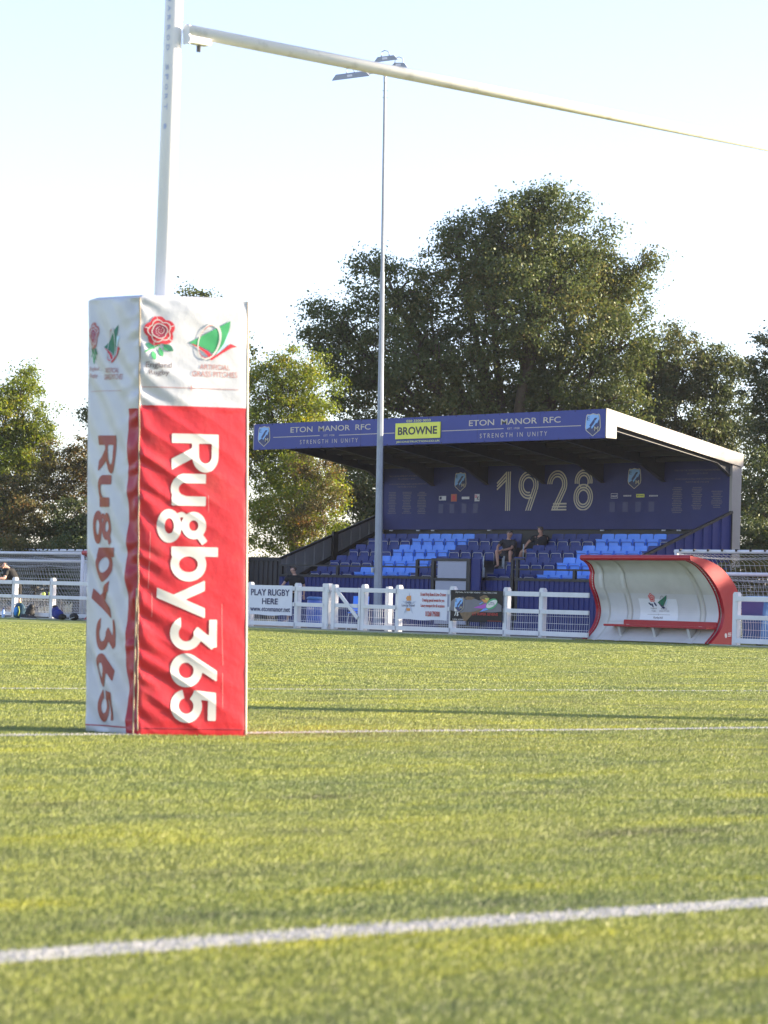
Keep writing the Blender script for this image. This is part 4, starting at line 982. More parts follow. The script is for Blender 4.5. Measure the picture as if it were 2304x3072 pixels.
dg = dugout(-41.22, 'red and grey curved team shelter with a red bench, in front of the grandstand')
dg2 = copy_tree(dg); dg2.location = (-58.55, FY-.2, 0); dg2['label'] = 'red team shelter mostly hidden behind the padded post, at left'
for o in (dg, dg2): o['group'] = 'team shelters along the touchline'

# =================================================================== FLOODLIGHT
PX, PY = -60.80, 54.24
t = thing('floodlight_mast', (PX, PY, 0), label='tall grey floodlight mast with angled lamp heads, rising in front of the grandstand', cat='floodlight')
LE = RT*-.0158
def mp(z, r=0, d=0): v = Vector((PX, PY, z))+LE*z+RT*r+DP*d; return v
m = MB(); m.tube([mp(-.03), mp(2.05)], [.122, .118], 8); m.build('base_section', GALVP, t)
m = MB(); m.tube([mp(2.05), mp(2.35), mp(10.2), mp(10.22), mp(15.75)], [.112, .108, .062, .052, .038], 8); m.build('mast', GALVP, t)
m = MB(); m.box(PX-.2, PX+.2, PY-.2, PY+.2, -.02, .05); m.build('base_plate', GALV, t)
m = MB(); c = mp(1.62, -.15, -.03); m.bbox(c.x-.04, c.x+.04, c.y-.05, c.y+.05, c.z-.07, c.z+.07, .01); m.tube([c+Vector((0, 0, 0)), mp(1.62)], .02, 6); m.build('junction_box', GALV, t)
m = MB(); m.bar(mp(15.88, -.75, -.1), mp(16.15, .5, .1), .07, .07); m.tube([mp(15.7), mp(16.0)], .045, 8)
for z in (15.25, 15.45): m.tube([mp(z, -.07), mp(z, .08)], .01, 5)
m.build('crossarm', GALV, t)
def lamp(r, d, z, L_=.95, tilt=.12, flip=1, dep=.45):
    m = MB(); ax = (RT*1.0+Vector((0, 0, tilt))).normalized(); dd = (DP*.96*flip+Vector((0, 0, .28))).normalized(); up_ = ax.cross(dd)*flip
    c = mp(z, r, d)
    def P(a, b, h): return c+ax*a+dd*b+up_*h
    v = [P(-L_/2, -dep/2, 0), P(L_/2, -dep/2, 0), P(L_/2, dep/2, 0), P(-L_/2, dep/2, 0), P(-L_/2+.12, -dep/2+.06, .13), P(L_/2-.10, -dep/2+.06, .13), P(L_/2-.10, dep/2-.06, .13), P(-L_/2+.12, dep/2-.06, .13)]
    m.add(v, [(0, 1, 2, 3), (4, 5, 6, 7), (0, 1, 5, 4), (1, 2, 6, 5), (2, 3, 7, 6), (3, 0, 4, 7)])
    for k in range(6): a = -L_/2+.2+k*(L_-.4)/5; m.add([P(a, -dep/2+.08, .13), P(a, dep/2-.08, .13), P(a, dep/2-.08, .17), P(a, -dep/2+.08, .17)], [(0, 1, 2, 3)])
    h = m.build('lamp_head', LAMPM, t)
    m = MB(); m.add([P(-L_/2+.05, -dep/2+.05, -.006), P(L_/2-.05, -dep/2+.05, -.006), P(L_/2-.05, dep/2-.05, -.006), P(-L_/2+.05, dep/2-.05, -.006)], [(0, 1, 2, 3)]); m.build('lamp_glass', LAMPG, h)
    m = MB(); m.tube([P(-.12, 0, .12), P(-.10, 0, .26), P(0, 0, .30), P(.10, 0, .26), P(.12, 0, .12)], .014, 6); m.build('yoke', GALV, h)
    m = MB(); m.add([P(-.10, -dep/2+.02, .05), P(.05, -dep/2+.02, .05), P(.05, -dep/2+.05, .11), P(-.10, -dep/2+.05, .11)], [(0, 1, 2, 3)]); m.build('label_plate', STICK, h)
lamp(-.98, -.1, 15.78, 1.1, .16, 1, .40); lamp(.02, .2, 16.36, .70, .16, 1, .22); lamp(.40, .3, 16.20, .50, .03, 1, .20)

# =================================================================== FOOTBALL GOALS stored behind the fence
def football_goal(x0, x1, y, z, dep, name_lab, clips=False, w=.05, netd=1):
    t = thing('football_goal', ((x0+x1)/2, y, 0), label=name_lab, cat='football goal', group='football goals parked behind the fence')
    m = MB(); m.tube([(x0, y, z), (x1, y, z)], w, 10); m.build('crossbar', WHITE, t, smooth=True)
    for X in (x0+w, x1-w):
        m = MB(); m.tube([(X, y, -.03), (X, y, z-.0)], w, 10); m.build('upright', WHITE, t, smooth=True)
        m = MB(); m.tube([(X, y+.02, z-.05), (X, y+.55, z-.12), (X, y+dep, .06)], .025, 8); m.tube([(X, y, .03), (X, y+dep, .03)], .03, 8); m.tube([(X, y+.45, z-.12), (X, y+dep*.8, .06)], .018, 6); m.build('stay', GALV, t, smooth=True)
    m = MB(); m.tube([(x0, y+dep, .03), (x1, y+dep, .03)], .03, 8); m.build('ground_bar', WHITE, t)
    if clips:
        m = MB(); X = x0+.2
        while X < x1: m.bbox(X-.02, X+.02, y-.07, y+.02, z+.0, z+.055, .005); X += .42
        m.build('net_clip', RUB, t)
    m = MB(); nx_ = int((x1-x0)/.13); sag = lambda a: .05*math.sin(a*2.7)
    def NP(X, s):     # net surface, s 0 at bar .. 1 at ground
        if s < .22: q = s/.22; return (X+sag(X)*.4, y+.55*q, z-.06-.10*q-.05*math.sin(q*3.14)*abs(math.sin(X*1.3)))
        q = (s-.22)/.78; return (X+sag(X+s), y+.55+(dep-.55)*q-.18*math.sin(q*math.pi)*(1+.4*math.sin(X*2)), (z-.16)*(1-q)+.05)
    for i in range(nx_+1): X = x0+.05+i*(x1-x0-.1)/nx_; m.tube([NP(X, s) for s in np.linspace(0, 1, 12)], .0042, 3, cap=False)
    for s in np.linspace(0.02, .98, 15): m.tube([NP(X, s) for X in np.linspace(x0+.05, x1-.05, 40)], .0042, 3, cap=False)
    for X in (x0+.05, x1-.05):
        for k in range(1, 12):
            q = k/12; m.tube([(X, y, (z-.05)*(1-q)), (X, y+.3+(dep-.3)*q, (z-.16)*(1-q)+.0)], .0042, 3, cap=False)
        for k in range(1, 8):
            q = k/8; m.tube([(X, y+dep*q*.9, .05), (X, y+.5*q, z-.1)], .0042, 3, cap=False)
    m.build('net', NET, t)
    return t
football_goal(-43.9, -37.5, 48.2, 2.035, 1.6, 'long white football goal with black net clips, behind the right shelter, under the stand end', True, .045)
football_goal(-43.2, -36.6, 46.6, 1.50, 1.2, 'lower white football goal behind the right shelter and the wheeled bin', False, .045)
football_goal(-72.0, -65.30, 47.2, 1.60, 1.5, 'lower of the two nested white goals behind the fence at left', False, .048)
football_goal(-72.3, -65.05, 46.9, 1.815, 1.7, 'taller of the two nested white goals behind the fence at left', False, .048)
football_goal(-76.5, -68.5, 50.5, 2.0, 1.6, 'farthest white goal with black net clips behind the fence at left', True, .045)

# =================================================================== SMALL THINGS
def lathe(m, prof, c, n=20, mi=0, sx=1, sy=1):
    v = []; 
    for r, z in prof:
        for k in range(n): a = 2*math.pi*k/n; v.append((c[0]+r*sx*math.cos(a), c[1]+r*sy*math.sin(a), c[2]+z))
    f = [(i*n+k, i*n+(k+1) % n, (i+1)*n+(k+1) % n, (i+1)*n+k) for i in range(len(prof)-1) for k in range(n)]
    f += [tuple(range(n))[::-1], tuple((len(prof)-1)*n+k for k in range(n))]; m.add(v, f, mi)
# wheeled bin at right
t = thing('wheeled_bin', (-38.35, 44.8, 0), 0, 'blue wheeled rubbish bin behind the fence at the right edge', 'bin')
m = MB(); m.prism([(-.25, .12), (.22, .12), (.30, .92), (-.31, .92)], lambda a, b, c: (a, c, b), -.30, .30); m.build('body', BLUEB, t, local=True)
m = MB(); m.bbox(-.36, .36, -.34, .34, .92, .97, .02); pts = [[(x, y, .97+.05*(1-(y/.33)**2)) for y in np.linspace(-.33, .33, 9)] for x in np.linspace(-.34, .34, 5)]; m.grid(pts); m.build('lid', BLUEB, t, local=True)
m = MB(); m.tube([(-.3, .38, .93), (.3, .38, .93)], .018, 8); m.build('handle', BLUEB, t, local=True)
for x in (-.27, .27): m = MB(); m.tube([(x-.03, .27, .07), (x+.03, .27, .07)], .10, 16); m.build('wheel', RUB, t, local=True)
# blue barrel & plastic chair
t = thing('blue_barrel', (-54.8, 46.73, 0), 0, 'blue plastic barrel behind the fence, between the white banner and the gate', 'barrel')
m = MB(); lathe(m, [(.25, 0), (.27, .03), (.27, .1), (.285, .12), (.285, .3), (.275, .32), (.285, .34), (.285, .58), (.27, .62), (.27, .72), (.24, .76)], (0, 0, 0)); m.build('drum', BLUEP, t, smooth='auto', local=True)
m = MB(); lathe(m, [(.29, .74), (.30, .77), (.29, .80), (.2, .82)], (0, 0, 0)); m.build('lid', BLUEB, t, smooth='auto', local=True)
t.scale = (.70, .70, .95)
t = thing('plastic_chair', (-52.75, 46.4, -.03), R(35), 'blue plastic chair behind the white gate', 'chair')
m = MB(); m.bbox(-.22, .22, -.22, .22, .42, .45, .012); m.build('seat', SEATL, t, local=True)
m = MB(); m.grid([[(x, .22+(z-.45)*.2+.03*(1-(x/.22)**2), z) for x in np.linspace(-.2, .2, 7)] for z in np.linspace(.47, .85, 7)]); m.grid([[(x, .235+(z-.45)*.2+.03*(1-(x/.22)**2), z) for x in np.linspace(-.2, .2, 7)] for z in np.linspace(.47, .85, 7)]); m.build('backrest', SEATL, t, smooth=True, local=True)
for sx, sy in ((-1, -1), (1, -1), (1, 1), (-1, 1)): m = MB(); m.tube([(sx*.19, sy*.19, .42), (sx*.23, sy*.24, 0)], .015, 6); m.build('leg', GALV, t, local=True)
# bags and bits in front of the left fence
def blobby(name, mt, parts, t, smooth=True):
    m = MB()
    for c, r in parts:
        n = 14; prof = [(math.sin(a)*1.0, -math.cos(a)) for a in np.linspace(.06, math.pi-.06, 10)]
        v = []
        for pr, pz in prof:
            for k in range(n):
                a = 2*math.pi*k/n; w = 1+.07*math.sin(3*a+pz*4)+.04*math.sin(7*a+pz*9); v.append((c[0]+r[0]*pr*math.cos(a)*w, c[1]+r[1]*pr*math.sin(a)*w, c[2]+r[2]*pz))
        f = [(i*n+k, i*n+(k+1) % n, (i+1)*n+(k+1) % n, (i+1)*n+k) for i in range(9) for k in range(n)]+[tuple(range(n)), tuple(9*n+k for k in range(n))]
        m.add(v, f)
    return m.build(name, mt, t, smooth=smooth, local=True)
t = thing('backpack', (-61.30, 42.22, 0), R(20), 'teal backpack with a bright blue front pocket, leaning on the left fence post', 'backpack')
blobby('body', BAGT, [((0, 0, .19), (.17, .12, .21)), ((.0, .0, .11), (.19, .14, .13))], t); blobby('pocket', BAGS, [((-.04, -.10, .17), (.07, .05, .12))], t)
m = MB(); m.tube([(.05, -.13, .30), (.10, -.15, .18), (.06, -.14, .06)], .012, 6); m.tube([(-.04, 0, .38), (0, 0, .43), (.04, 0, .38)], .01, 6); m.build('strap', LIMEP, t, local=True)
t = thing('sports_bag', (-60.85, 42.22, 0), R(40), 'black bag lying beside the teal backpack at the left fence', 'bag')
blobby('body', RUB, [((0, 0, .13), (.13, .10, .17)), ((.04, 0, .3), (.07, .06, .08))], t); m = MB(); m.tube([(-.05, -.1, .05), (-.12, -.12, .2), (0, -.05, .33)], .01, 6); m.build('strap', BAGT, t, local=True)
t = thing('sports_bag', (-59.50, 42.18, 0), R(25), 'slumped bright blue sports bag against the second fence post at left', 'bag')
blobby('body', BAGN, [((-.10, 0, .20), (.10, .09, .17)), ((.0, -.02, .14), (.14, .11, .13))], t); blobby('end_panel', RUB, [((.12, -.03, .08), (.11, .10, .08)), ((-.11, 0, .32), (.075, .07, .05))], t)
t = thing('cycle_helmet', (-58.72, 42.1, 0), R(0), 'small dark round helmet on the turf beside the hidden red shelter', 'helmet')
blobby('shell', RUB, [((0, 0, .09), (.13, .11, .10))], t); m = MB(); m.tube([(-.1, -.06, .08), (0, -.13, .04), (.1, -.06, .08)], .008, 5); m.build('strap', WHITE, t, local=True)
t = thing('water_bottle', (-62.02, 42.2, 0), 0, 'pale blue water bottle on the turf at the left edge', 'bottle')
m = MB(); lathe(m, [(.04, 0), (.042, .02), (.042, .16), (.02, .20), (.018, .22)], (0, 0, 0), 14); m.build('bottle_body', CLEAR, t, smooth='auto', local=True); m = MB(); lathe(m, [(.02, .22), (.02, .25)], (0, 0, 0), 12); m.build('cap', BAGN, t, local=True)
for i, (x, lab) in enumerate(((-60.95, 'left one of two dark shoes lying between the bags by the left fence'), (-60.66, 'right one of two dark shoes lying between the bags by the left fence'))):
    t = thing('shoe', (x, 42.15, 0), R(15+i*20), lab, 'shoe', 'dark shoes by the left fence'); blobby('upper', CLG, [((0, 0, .04), (.13, .05, .04)), ((-.08, 0, .06), (.05, .045, .055))], t); m = MB(); m.bbox(-.14, .13, -.05, .05, 0, .018, .006); m.build('sole', SHOEW, t, local=True)
# bicycle behind the fence
t = thing('bicycle', (-61.9, 43.25, -.03), R(8), 'dark bicycle with lime green parts leaning behind the left fence', 'bicycle')
for x in (-.52, .52):
    m = MB(); m.tube([(x+.33*math.cos(a), 0, .34+.33*math.sin(a)) for a in np.linspace(0, 2*math.pi, 28, endpoint=False)], .018, 6, close=True); w = m.build('wheel', RUB, t, smooth=True, local=True)
    m = MB()
    for k in range(14): a = k*math.pi/7; m.tube([(x, 0, .34), (x+.32*math.cos(a), 0, .34+.32*math.sin(a))], .002, 3)
    m.build('spokes', GALV, w, local=True)
m = MB()
for a, b in (((-.52, .34), (-.08, .30)), ((-.08, .30), (-.2, .82)), ((-.52, .34), (-.17, .74)), ((-.17, .74), (.34, .80)), ((-.08, .30), (.36, .72)), ((.34, .84), (.52, .34))): m.tube([(a[0], 0, a[1]), (b[0], 0, b[1])], .017, 8)
m.build('frame', RUB, t, local=True)
m = MB(); m.bbox(-.33, -.06, -.06, .06, .82, .87, .02); m.build('saddle', RUB, t, local=True)
m = MB(); m.tube([(.34, 0, .82), (.31, 0, .93)], .014, 8); m.tube([(.36, -.28, .96), (.31, -.1, .93), (.31, .1, .93), (.36, .28, .96)], .013, 8); m.build('handlebar', RUB, t, local=True)
m = MB(); m.bbox(.10, .20, -.03, .03, .56, .72, .015); m.bbox(.36, .42, -.03, .03, .60, .74, .01); m.build('lime_fittings', LIMEP, t, local=True)

# =================================================================== PEOPLE  (local x = right in view, y = away, z up)
def skinned(name, verts, edges, radii, mt, parent, root=0, sub=2):
    me = bpy.data.meshes.new(name); me.from_pydata(verts, edges, []); me.materials.append(mt)
    o = bpy.data.objects.new(name, me); COL.objects.link(o); o.parent = parent
    md = o.modifiers.new('skin', 'SKIN'); md.use_smooth_shade = True
    for i, r in enumerate(radii):
        sv = me.skin_vertices[0].data[i]; sv.radius = (r, r) if not isinstance(r, tuple) else r; sv.use_root = (i == root)
    s = o.modifiers.new('sub', 'SUBSURF'); s.levels = sub; s.render_levels = sub
    return o
def person(loc, lab, J, skin, hair, shirt, shorts, shoes, rz=AZ, hairlen=1.0, sleeve=.75):
    t = thing('person', loc, rz, lab, 'person')
    V = Vector; P = {k: V(v) for k, v in J.items()}
    pts = []; ed = []; rad = []; idx = {}
    def add(k, p, r, par=None):
        idx[k] = len(pts); pts.append(tuple(p)); rad.append(r)
        if par is not None: ed.append((idx[par], idx[k]))
    pel, ch, nk, hd = P['pelvis'], P['chest'], P['neck'], P['head']
    face = (P['look']-hd).normalized()
    add('pel', pel, (.14, .11)); add('sp', pel.lerp(ch, .5), (.135, .10), 'pel'); add('ch', ch, (.155, .105), 'sp'); add('nb', nk, .06, 'ch')
    add('n1', nk.lerp(hd, .45), .052, 'nb'); upv = (hd-nk).normalized()
    add('h0', hd-upv*.05+face*.015, .07, 'n1'); add('h1', hd+upv*.03, .088, 'h0'); add('h2', hd+upv*.095-face*.01, .062, 'h1')
    add('nose', hd+face*.112-upv*.01, .013, 'h1'); side = face.cross(upv).normalized()
    add('earL', hd+side*.093-upv*.005, .014, 'h1'); add('earR', hd-side*.093-upv*.005, .014, 'h1'); add('chin', hd-upv*.085+face*.06, .030, 'h0')
    for s in 'LR':
        add('sh'+s, P['sh'+s], .062, 'ch'); add('um'+s, P['sh'+s].lerp(P['el'+s], .55), .047, 'sh'+s); add('el'+s, P['el'+s], .042, 'um'+s); add('fa'+s, P['el'+s].lerp(P['ha'+s], .4), .038, 'el'+s)
        wr = P['el'+s].lerp(P['ha'+s], .88); add('wr'+s, wr, .027, 'fa'+s); dirh = (P['ha'+s]-P['el'+s]).normalized(); add('pa'+s, wr+dirh*.07, (.034, .020), 'wr'+s)
        sd_ = dirh.cross(V((0, 0, 1)));
        if sd_.length < .1: sd_ = V((1, 0, 0))
        sd_.normalize(); dn = sd_.cross(dirh)
        for q, ln in ((-.026, .060), (-.009, .075), (.009, .072), (.026, .052)):
            add(f'f{s}{q}a', wr+dirh*.115+sd_*q, .009, 'pa'+s); add(f'f{s}{q}b', wr+dirh*(.115+ln*.5)+sd_*q*1.1-V((0, 0, .008)), .008, f'f{s}{q}a'); add(f'f{s}{q}c', wr+dirh*(.115+ln*.85)+sd_*q*1.1-V((0, 0, .025)), .007, f'f{s}{q}b')
        add('th'+s+'a', wr+dirh*.05+sd_*.035, .011, 'pa'+s); add('th'+s+'b', wr+dirh*.085+sd_*.055, .009, 'th'+s+'a')
        add('hp'+s, P['hp'+s], .095, 'pel'); add('kn'+s, P['kn'+s], .058, 'hp'+s); add('ca'+s, P['kn'+s].lerp(P['ft'+s], .35), .056, 'kn'+s); add('an'+s, P['ft'+s], .036, 'ca'+s); add('to'+s, P['to'+s], .034, 'an'+s)
    body = skinned('body', pts, ed, rad, skin, t)
    # shirt
    q = [pel.lerp(ch, .05), pel.lerp(ch, .5), ch, nk.lerp(ch, .5), nk.lerp(ch, .03)]; e = [(0, 1), (1, 2), (2, 3), (3, 4)]; r = [(.170, .138), (.165, .130), (.190, .145), (.150, .120), .078]
    for s in 'LR': q += [P['sh'+s], P['sh'+s].lerp(P['el'+s], sleeve)]; e += [(2, len(q)-2), (len(q)-2, len(q)-1)]; r += [.088, .068]
    skinned('shirt', [tuple(a) for a in q], e, r, shirt, t, 1)
    q = [pel, pel+(ch-pel)*.12]; e = [(0, 1)]; r = [(.165, .130), (.158, .125)]
    for s in 'LR': q += [P['hp'+s], P['hp'+s].lerp(P['kn'+s], .78)]; e += [(0, len(q)-2), (len(q)-2, len(q)-1)]; r += [.115, .086]
    skinned('shorts', [tuple(a) for a in q], e, r, shorts, t)
    for s in 'LR':
        d = P['to'+s]-P['ft'+s]; z = V((0, 0, 1)); q = [P['ft'+s]+V((0, 0, .01)), P['ft'+s]-V((0, 0, .035))-d*.15, P['ft'+s]-V((0, 0, .04))+d*.5, P['to'+s]-V((0, 0, .012))+d*.25]
        skinned('shoe', [tuple(a) for a in q], [(0, 1), (1, 2), (2, 3)], [.046, .050, .052, .036], shoes, t, 1)
    if hair:
        q = [hd+upv*.105-face*.005, hd+upv*.075+face*.045, hd+upv*.06-face*.055, hd-upv*.02-face*.07]; r = [.062, .050, .060, .048]
        skinned('hair', [tuple(a) for a in q], [(0, 1), (0, 2), (2, 3)], r, hair, t, 0)
    # eyes
    m = MB()
    for s in (-1, 1):
        c = hd+face*.083+side*s*.032+upv*.015; m.tube([c, c+face*.006], .010, 8)
    m.build('eyes', RUB, t, local=True)
    return t
# man walking behind the fence: seen from behind, head turned left
person((-65.91, 55.30, -.03), 'man in black T-shirt and dark shorts standing behind the white PLAY RUGBY banner', dict(pelvis=(.06, 0, .95), chest=(.08, 0, 1.34), neck=(.06, 0, 1.48), head=(.02, -.02, 1.63), look=(-1, .35, 1.62),
    shL=(-.14, 0, 1.42), elL=(-.26, -.04, 1.21), haL=(-.42, .02, 1.02), shR=(.28, 0, 1.40), elR=(.36, .02, 1.14), haR=(.36, -.08, .90),
    hpL=(-.03, 0, .90), knL=(-.06, -.05, .50), ftL=(-.12, 0, .09), toL=(-.26, -.05, .05), hpR=(.15, 0, .90), knR=(.16, .04, .50), ftR=(.20, .12, .09), toR=(.10, .02, .05)), SKIN, HAIRD, CLB, CLB, SHOEW)
# man leaning on the rail at the left edge
person((-63.10, 42.98, -.03), 'man in black T-shirt and shorts leaning on the fence at the left edge', dict(pelvis=(.28, .12, .93), chest=(.14, .06, 1.22), neck=(.04, .02, 1.33), head=(-.06, -.02, 1.40), look=(-1, -.3, 1.15),
    shL=(.02, -.12, 1.25), elL=(.0, -.28, 1.06), haL=(-.26, -.38, 1.05), shR=(.16, .20, 1.25), elR=(.0, .18, 1.06), haR=(-.24, -.10, 1.05),
    hpL=(.26, .04, .88), knL=(.22, .02, .48), ftL=(.30, .06, .08), toL=(.16, 0, .04), hpR=(.30, .20, .88), knR=(.34, .2, .48), ftR=(.42, .22, .08), toR=(.28, .16, .04)), SKIN, HAIRD, CLB, CLB, SHOE)
# two seated men in the stand
zf = 1.72
person((-60.93, 59.55, 0), 'seated man in dark grey T-shirt and grey shorts, arms on his raised knees', dict(pelvis=(.05, .18, 2.22), chest=(-.02, .12, 2.55), neck=(-.02, .10, 2.70), head=(0, .06, 2.85), look=(.8, -.55, 2.82),
    shL=(-.21, .08, 2.62), elL=(-.34, -.10, 2.48), haL=(-.36, -.30, 2.32), shR=(.17, .10, 2.63), elR=(.06, -.08, 2.43), haR=(-.22, -.26, 2.37),
    hpL=(-.06, .12, 2.18), knL=(-.38, -.24, 2.36), ftL=(-.33, -.22, 1.90), toL=(-.42, -.34, 1.86), hpR=(.12, .10, 2.18), knR=(.02, -.28, 2.34), ftR=(.04, -.24, 1.86), toR=(-.02, -.38, 1.82)), SKIND, HAIRG, CLG, CLS, SHOE)
person((-60.40, 60.25, 0), 'seated man in charcoal T-shirt and blue shorts with his back turned', dict(pelvis=(.02, .05, 2.40), chest=(.06, .0, 2.72), neck=(.07, .02, 2.87), head=(.06, .06, 3.01), look=(-.4, .9, 2.98),
    shL=(-.14, .02, 2.79), elL=(-.30, -.02, 2.64), haL=(-.44, -.06, 2.44), shR=(.26, -.02, 2.78), elR=(.30, .16, 2.58), haR=(.12, .30, 2.45),
    hpL=(-.06, -.04, 2.36), knL=(-.50, -.10, 2.36), ftL=(-.58, .0, 1.98), toL=(-.70, .06, 1.94), hpR=(-.04, .12, 2.36), knR=(-.44, .18, 2.36), ftR=(-.50, .28, 2.0), toR=(-.62, .3, 1.96)), SKIND, HAIRG, CLN, CLBL, SHOE)

# =================================================================== TREES
LEAFA = leafmat('leaves_oak', (.050, .070, .026), (.092, .115, .036), (.16, .14, .048), .34, .45)
LEAFD = leafmat('leaves_dark', (.040, .060, .024), (.082, .100, .034), (.13, .115, .045), .32, .45)
LEAFY = leafmat('leaves_yellow_green', (.095, .13, .020), (.175, .215, .032), (.27, .215, .042), .5, .5)
LEAFB = leafmat('leaves_brown_green', (.05, .06, .02), (.115, .10, .035), (.20, .10, .035), .38, .6)
def tree(loc, lobes, mt, bark, lab, cat='tree', cl=.55, leaf=.13, dens=1.0, group=None, spread=1.0, trunk_r=.3, name='broadleaf_tree', shape=1.0, per=80):
    """lobes: (r, d, z, radius_r, radius_z) in the frame of the view, relative to the trunk foot"""
    t = thing(name, loc, AZ, lab, cat, group)
    A = []; cent = []
    for (r, d, z, a, b) in lobes:
        dd = a*.8; area = 4*math.pi*((a*dd)**1.6/3+(a*b)**1.6/3+(dd*b)**1.6/3)**(1/1.6)
        n = max(6, int(area/(cl*cl)*1.5*dens))
        u = rng.normal(size=(n, 3)); u /= np.linalg.norm(u, axis=1)[:, None]
        rad = np.where(rng.random(n) < .72, rng.uniform(.78, 1.04, n), rng.uniform(.25, .8, n))
        wob = 1+.22*np.sin(u[:, 0]*5+r)*np.sin(u[:, 2]*6+z)+.13*np.sin(u[:, 0]*11+u[:, 2]*9)
        c = u*(rad*wob)[:, None]*np.array([a, dd, b])+np.array([r, d, z]); cent.append(c)
    cent = np.concatenate(cent); n = len(cent)
    # drop centres buried deep inside
    N = n*per
    cr = rng.uniform(.45, 1.15, n)*cl
    off = rng.normal(size=(n, per, 3))*.43; off *= cr[:, None, None]; off[..., 2] *= .62
    L = (cent[:, None, :]+off).reshape(-1, 3)
    # outward bias, stray sprigs
    k = L[:, 2] > .3; L = L[k]; N = len(L)
    s = rng.uniform(.6, 1.25, N)*leaf*(.80 if per > 60 else 1.12); o_ = off.reshape(-1, 3)[k]; o_ = o_/np.maximum(np.linalg.norm(o_, axis=1), 1e-6)[:, None]+rng.normal(size=(N, 3))*.42; o_[:, 2] += .25; o_ /= np.linalg.norm(o_, axis=1)[:, None]
    q = np.cross(o_, rng.normal(size=(N, 3))); q /= np.linalg.norm(q, axis=1)[:, None]
    w = np.cross(o_, q)
    V = np.stack([L-q*s[:, None]*.5, L+w*s[:, None]*.30*shape, L+q*s[:, None]*.5, L-w*s[:, None]*.30*shape], 1)
    me = bpy.data.meshes.new('crown'); me.vertices.add(N*4); me.vertices.foreach_set('co', V.ravel()); me.loops.add(N*4); me.loops.foreach_set('vertex_index', np.arange(N*4, dtype=np.int32))
    me.polygons.add(N); me.polygons.foreach_set('loop_start', np.arange(N, dtype=np.int32)*4); me.polygons.foreach_set('loop_total', np.full(N, 4, np.int32)); me.materials.append(mt); me.update(calc_edges=True)
    o = bpy.data.objects.new('crown', me); COL.objects.link(o); o.parent = t
    # trunk and limbs
    m = MB(); zt = np.mean([l[2] for l in lobes]); zmin = min(l[2]-l[4] for l in lobes); zmax = max(l[2]+l[4]*.6 for l in lobes)
    fork = max(1.2, min(zt*.55, zmin+1.5)); rc = np.average([l[0] for l in lobes], weights=[l[3]**2 for l in lobes])
    m.tube([(0, 0, -.1), (.02, 0, fork*.5), (rc*.1, 0, fork)], [trunk_r*1.25, trunk_r, trunk_r*.85], 10)
    for i, (r, d, z, a, b) in enumerate(lobes):
        e = Vector((r, d, z)); s0 = Vector((rc*.1, 0, fork*.9)); mid = s0.lerp(e, .5)+Vector((random.uniform(-.3, .3), random.uniform(-.3, .3), .3))
        rr = trunk_r*.5*min(1, (a/2.5))
        m.tube([s0, mid, e], [rr, rr*.7, rr*.4], 7)
        for k in range(9):
            u = Vector(rng.normal(size=3)); u.normalize(); f = mid.lerp(e, random.uniform(.2, 1)); tip = e+Vector((u.x*a*.85, u.y*a*.7, abs(u.z)*b*.8 if random.random() < .7 else u.z*b*.8)); mm_ = f.lerp(tip, .5)+Vector((0, 0, .12*a))
            m.tube([f, mm_, tip], [rr*.38, rr*.24, rr*.06], 5)
    m.build('trunk', bark, t, smooth=True, local=True)
    return t
HZ = lambda xD: 1287+(xD)*.0295
def lob(items, d0, x0D):
    """image-measured crown outline turned into metres at distance d0"""
    s = 6134/d0; out = []
    for it in items:
        xD, yD, rx, rz = it[:4]; dd = it[4] if len(it) > 4 else 0
        out.append(((xD-x0D)/s, dd, .572+(HZ(xD)-yD)/s, rx/s, rz/s))
    return out
def gp(xD, d): return tuple(rdz((xD-829+(HZ(xD)-1106)*.0295)/6134*d, d, -.05))
tree(gp(1100, 108), lob([(1150, 530, 150, 115), (1040, 540, 105, 95), (1250, 590, 95, 95, 1), (985, 640, 105, 85), (1310, 640, 85, 85), (1325, 740, 70, 60, -1), (1150, 680, 170, 110, -1.5), (830, 640, 100, 85), (700, 700, 75, 60), (730, 780, 80, 70), (870, 770, 120, 90, -1), (1020, 800, 130, 90), (1200, 810, 120, 90), (820, 860, 110, 90, 1), (960, 900, 120, 80), (1130, 900, 140, 80, 1), (1300, 870, 90, 80), (780, 560, 35, 32), (1140, 440, 70, 35), (780, 1000, 80, 100, 2), (960, 500, 40, 38), (1375, 560, 30, 32)], 108, 1100), LEAFA, BARK, 'huge oak with a tall domed crown right behind the grandstand roof', trunk_r=.55, cl=.78, leaf=.165, dens=1.35, name='oak_tree')
tree(gp(1470, 114), lob([(1440, 785, 100, 78), (1525, 800, 75, 62), (1370, 800, 60, 50), (1400, 850, 80, 70), (1480, 920, 110, 70), (1560, 900, 50, 70), (1340, 930, 80, 60), (1540, 1000, 80, 90)], 114, 1470), LEAFD, BARK, 'lower dark tree behind the right half of the grandstand roof, between oak and right edge', cl=.6, leaf=.16, dens=.9)
tree(gp(1690, 106), lob([(1690, 770, 85, 95), (1650, 850, 60, 80), (1740, 850, 90, 90), (1670, 950, 75, 80), (1650, 1050, 70, 80, -2), (1720, 1060, 90, 90), (1640, 1150, 70, 60, -3), (1600, 1080, 50, 60)], 106, 1690), LEAFD, BARK, 'dark tree rising at the right edge of the photo beyond the stand end', cl=.6, leaf=.16)
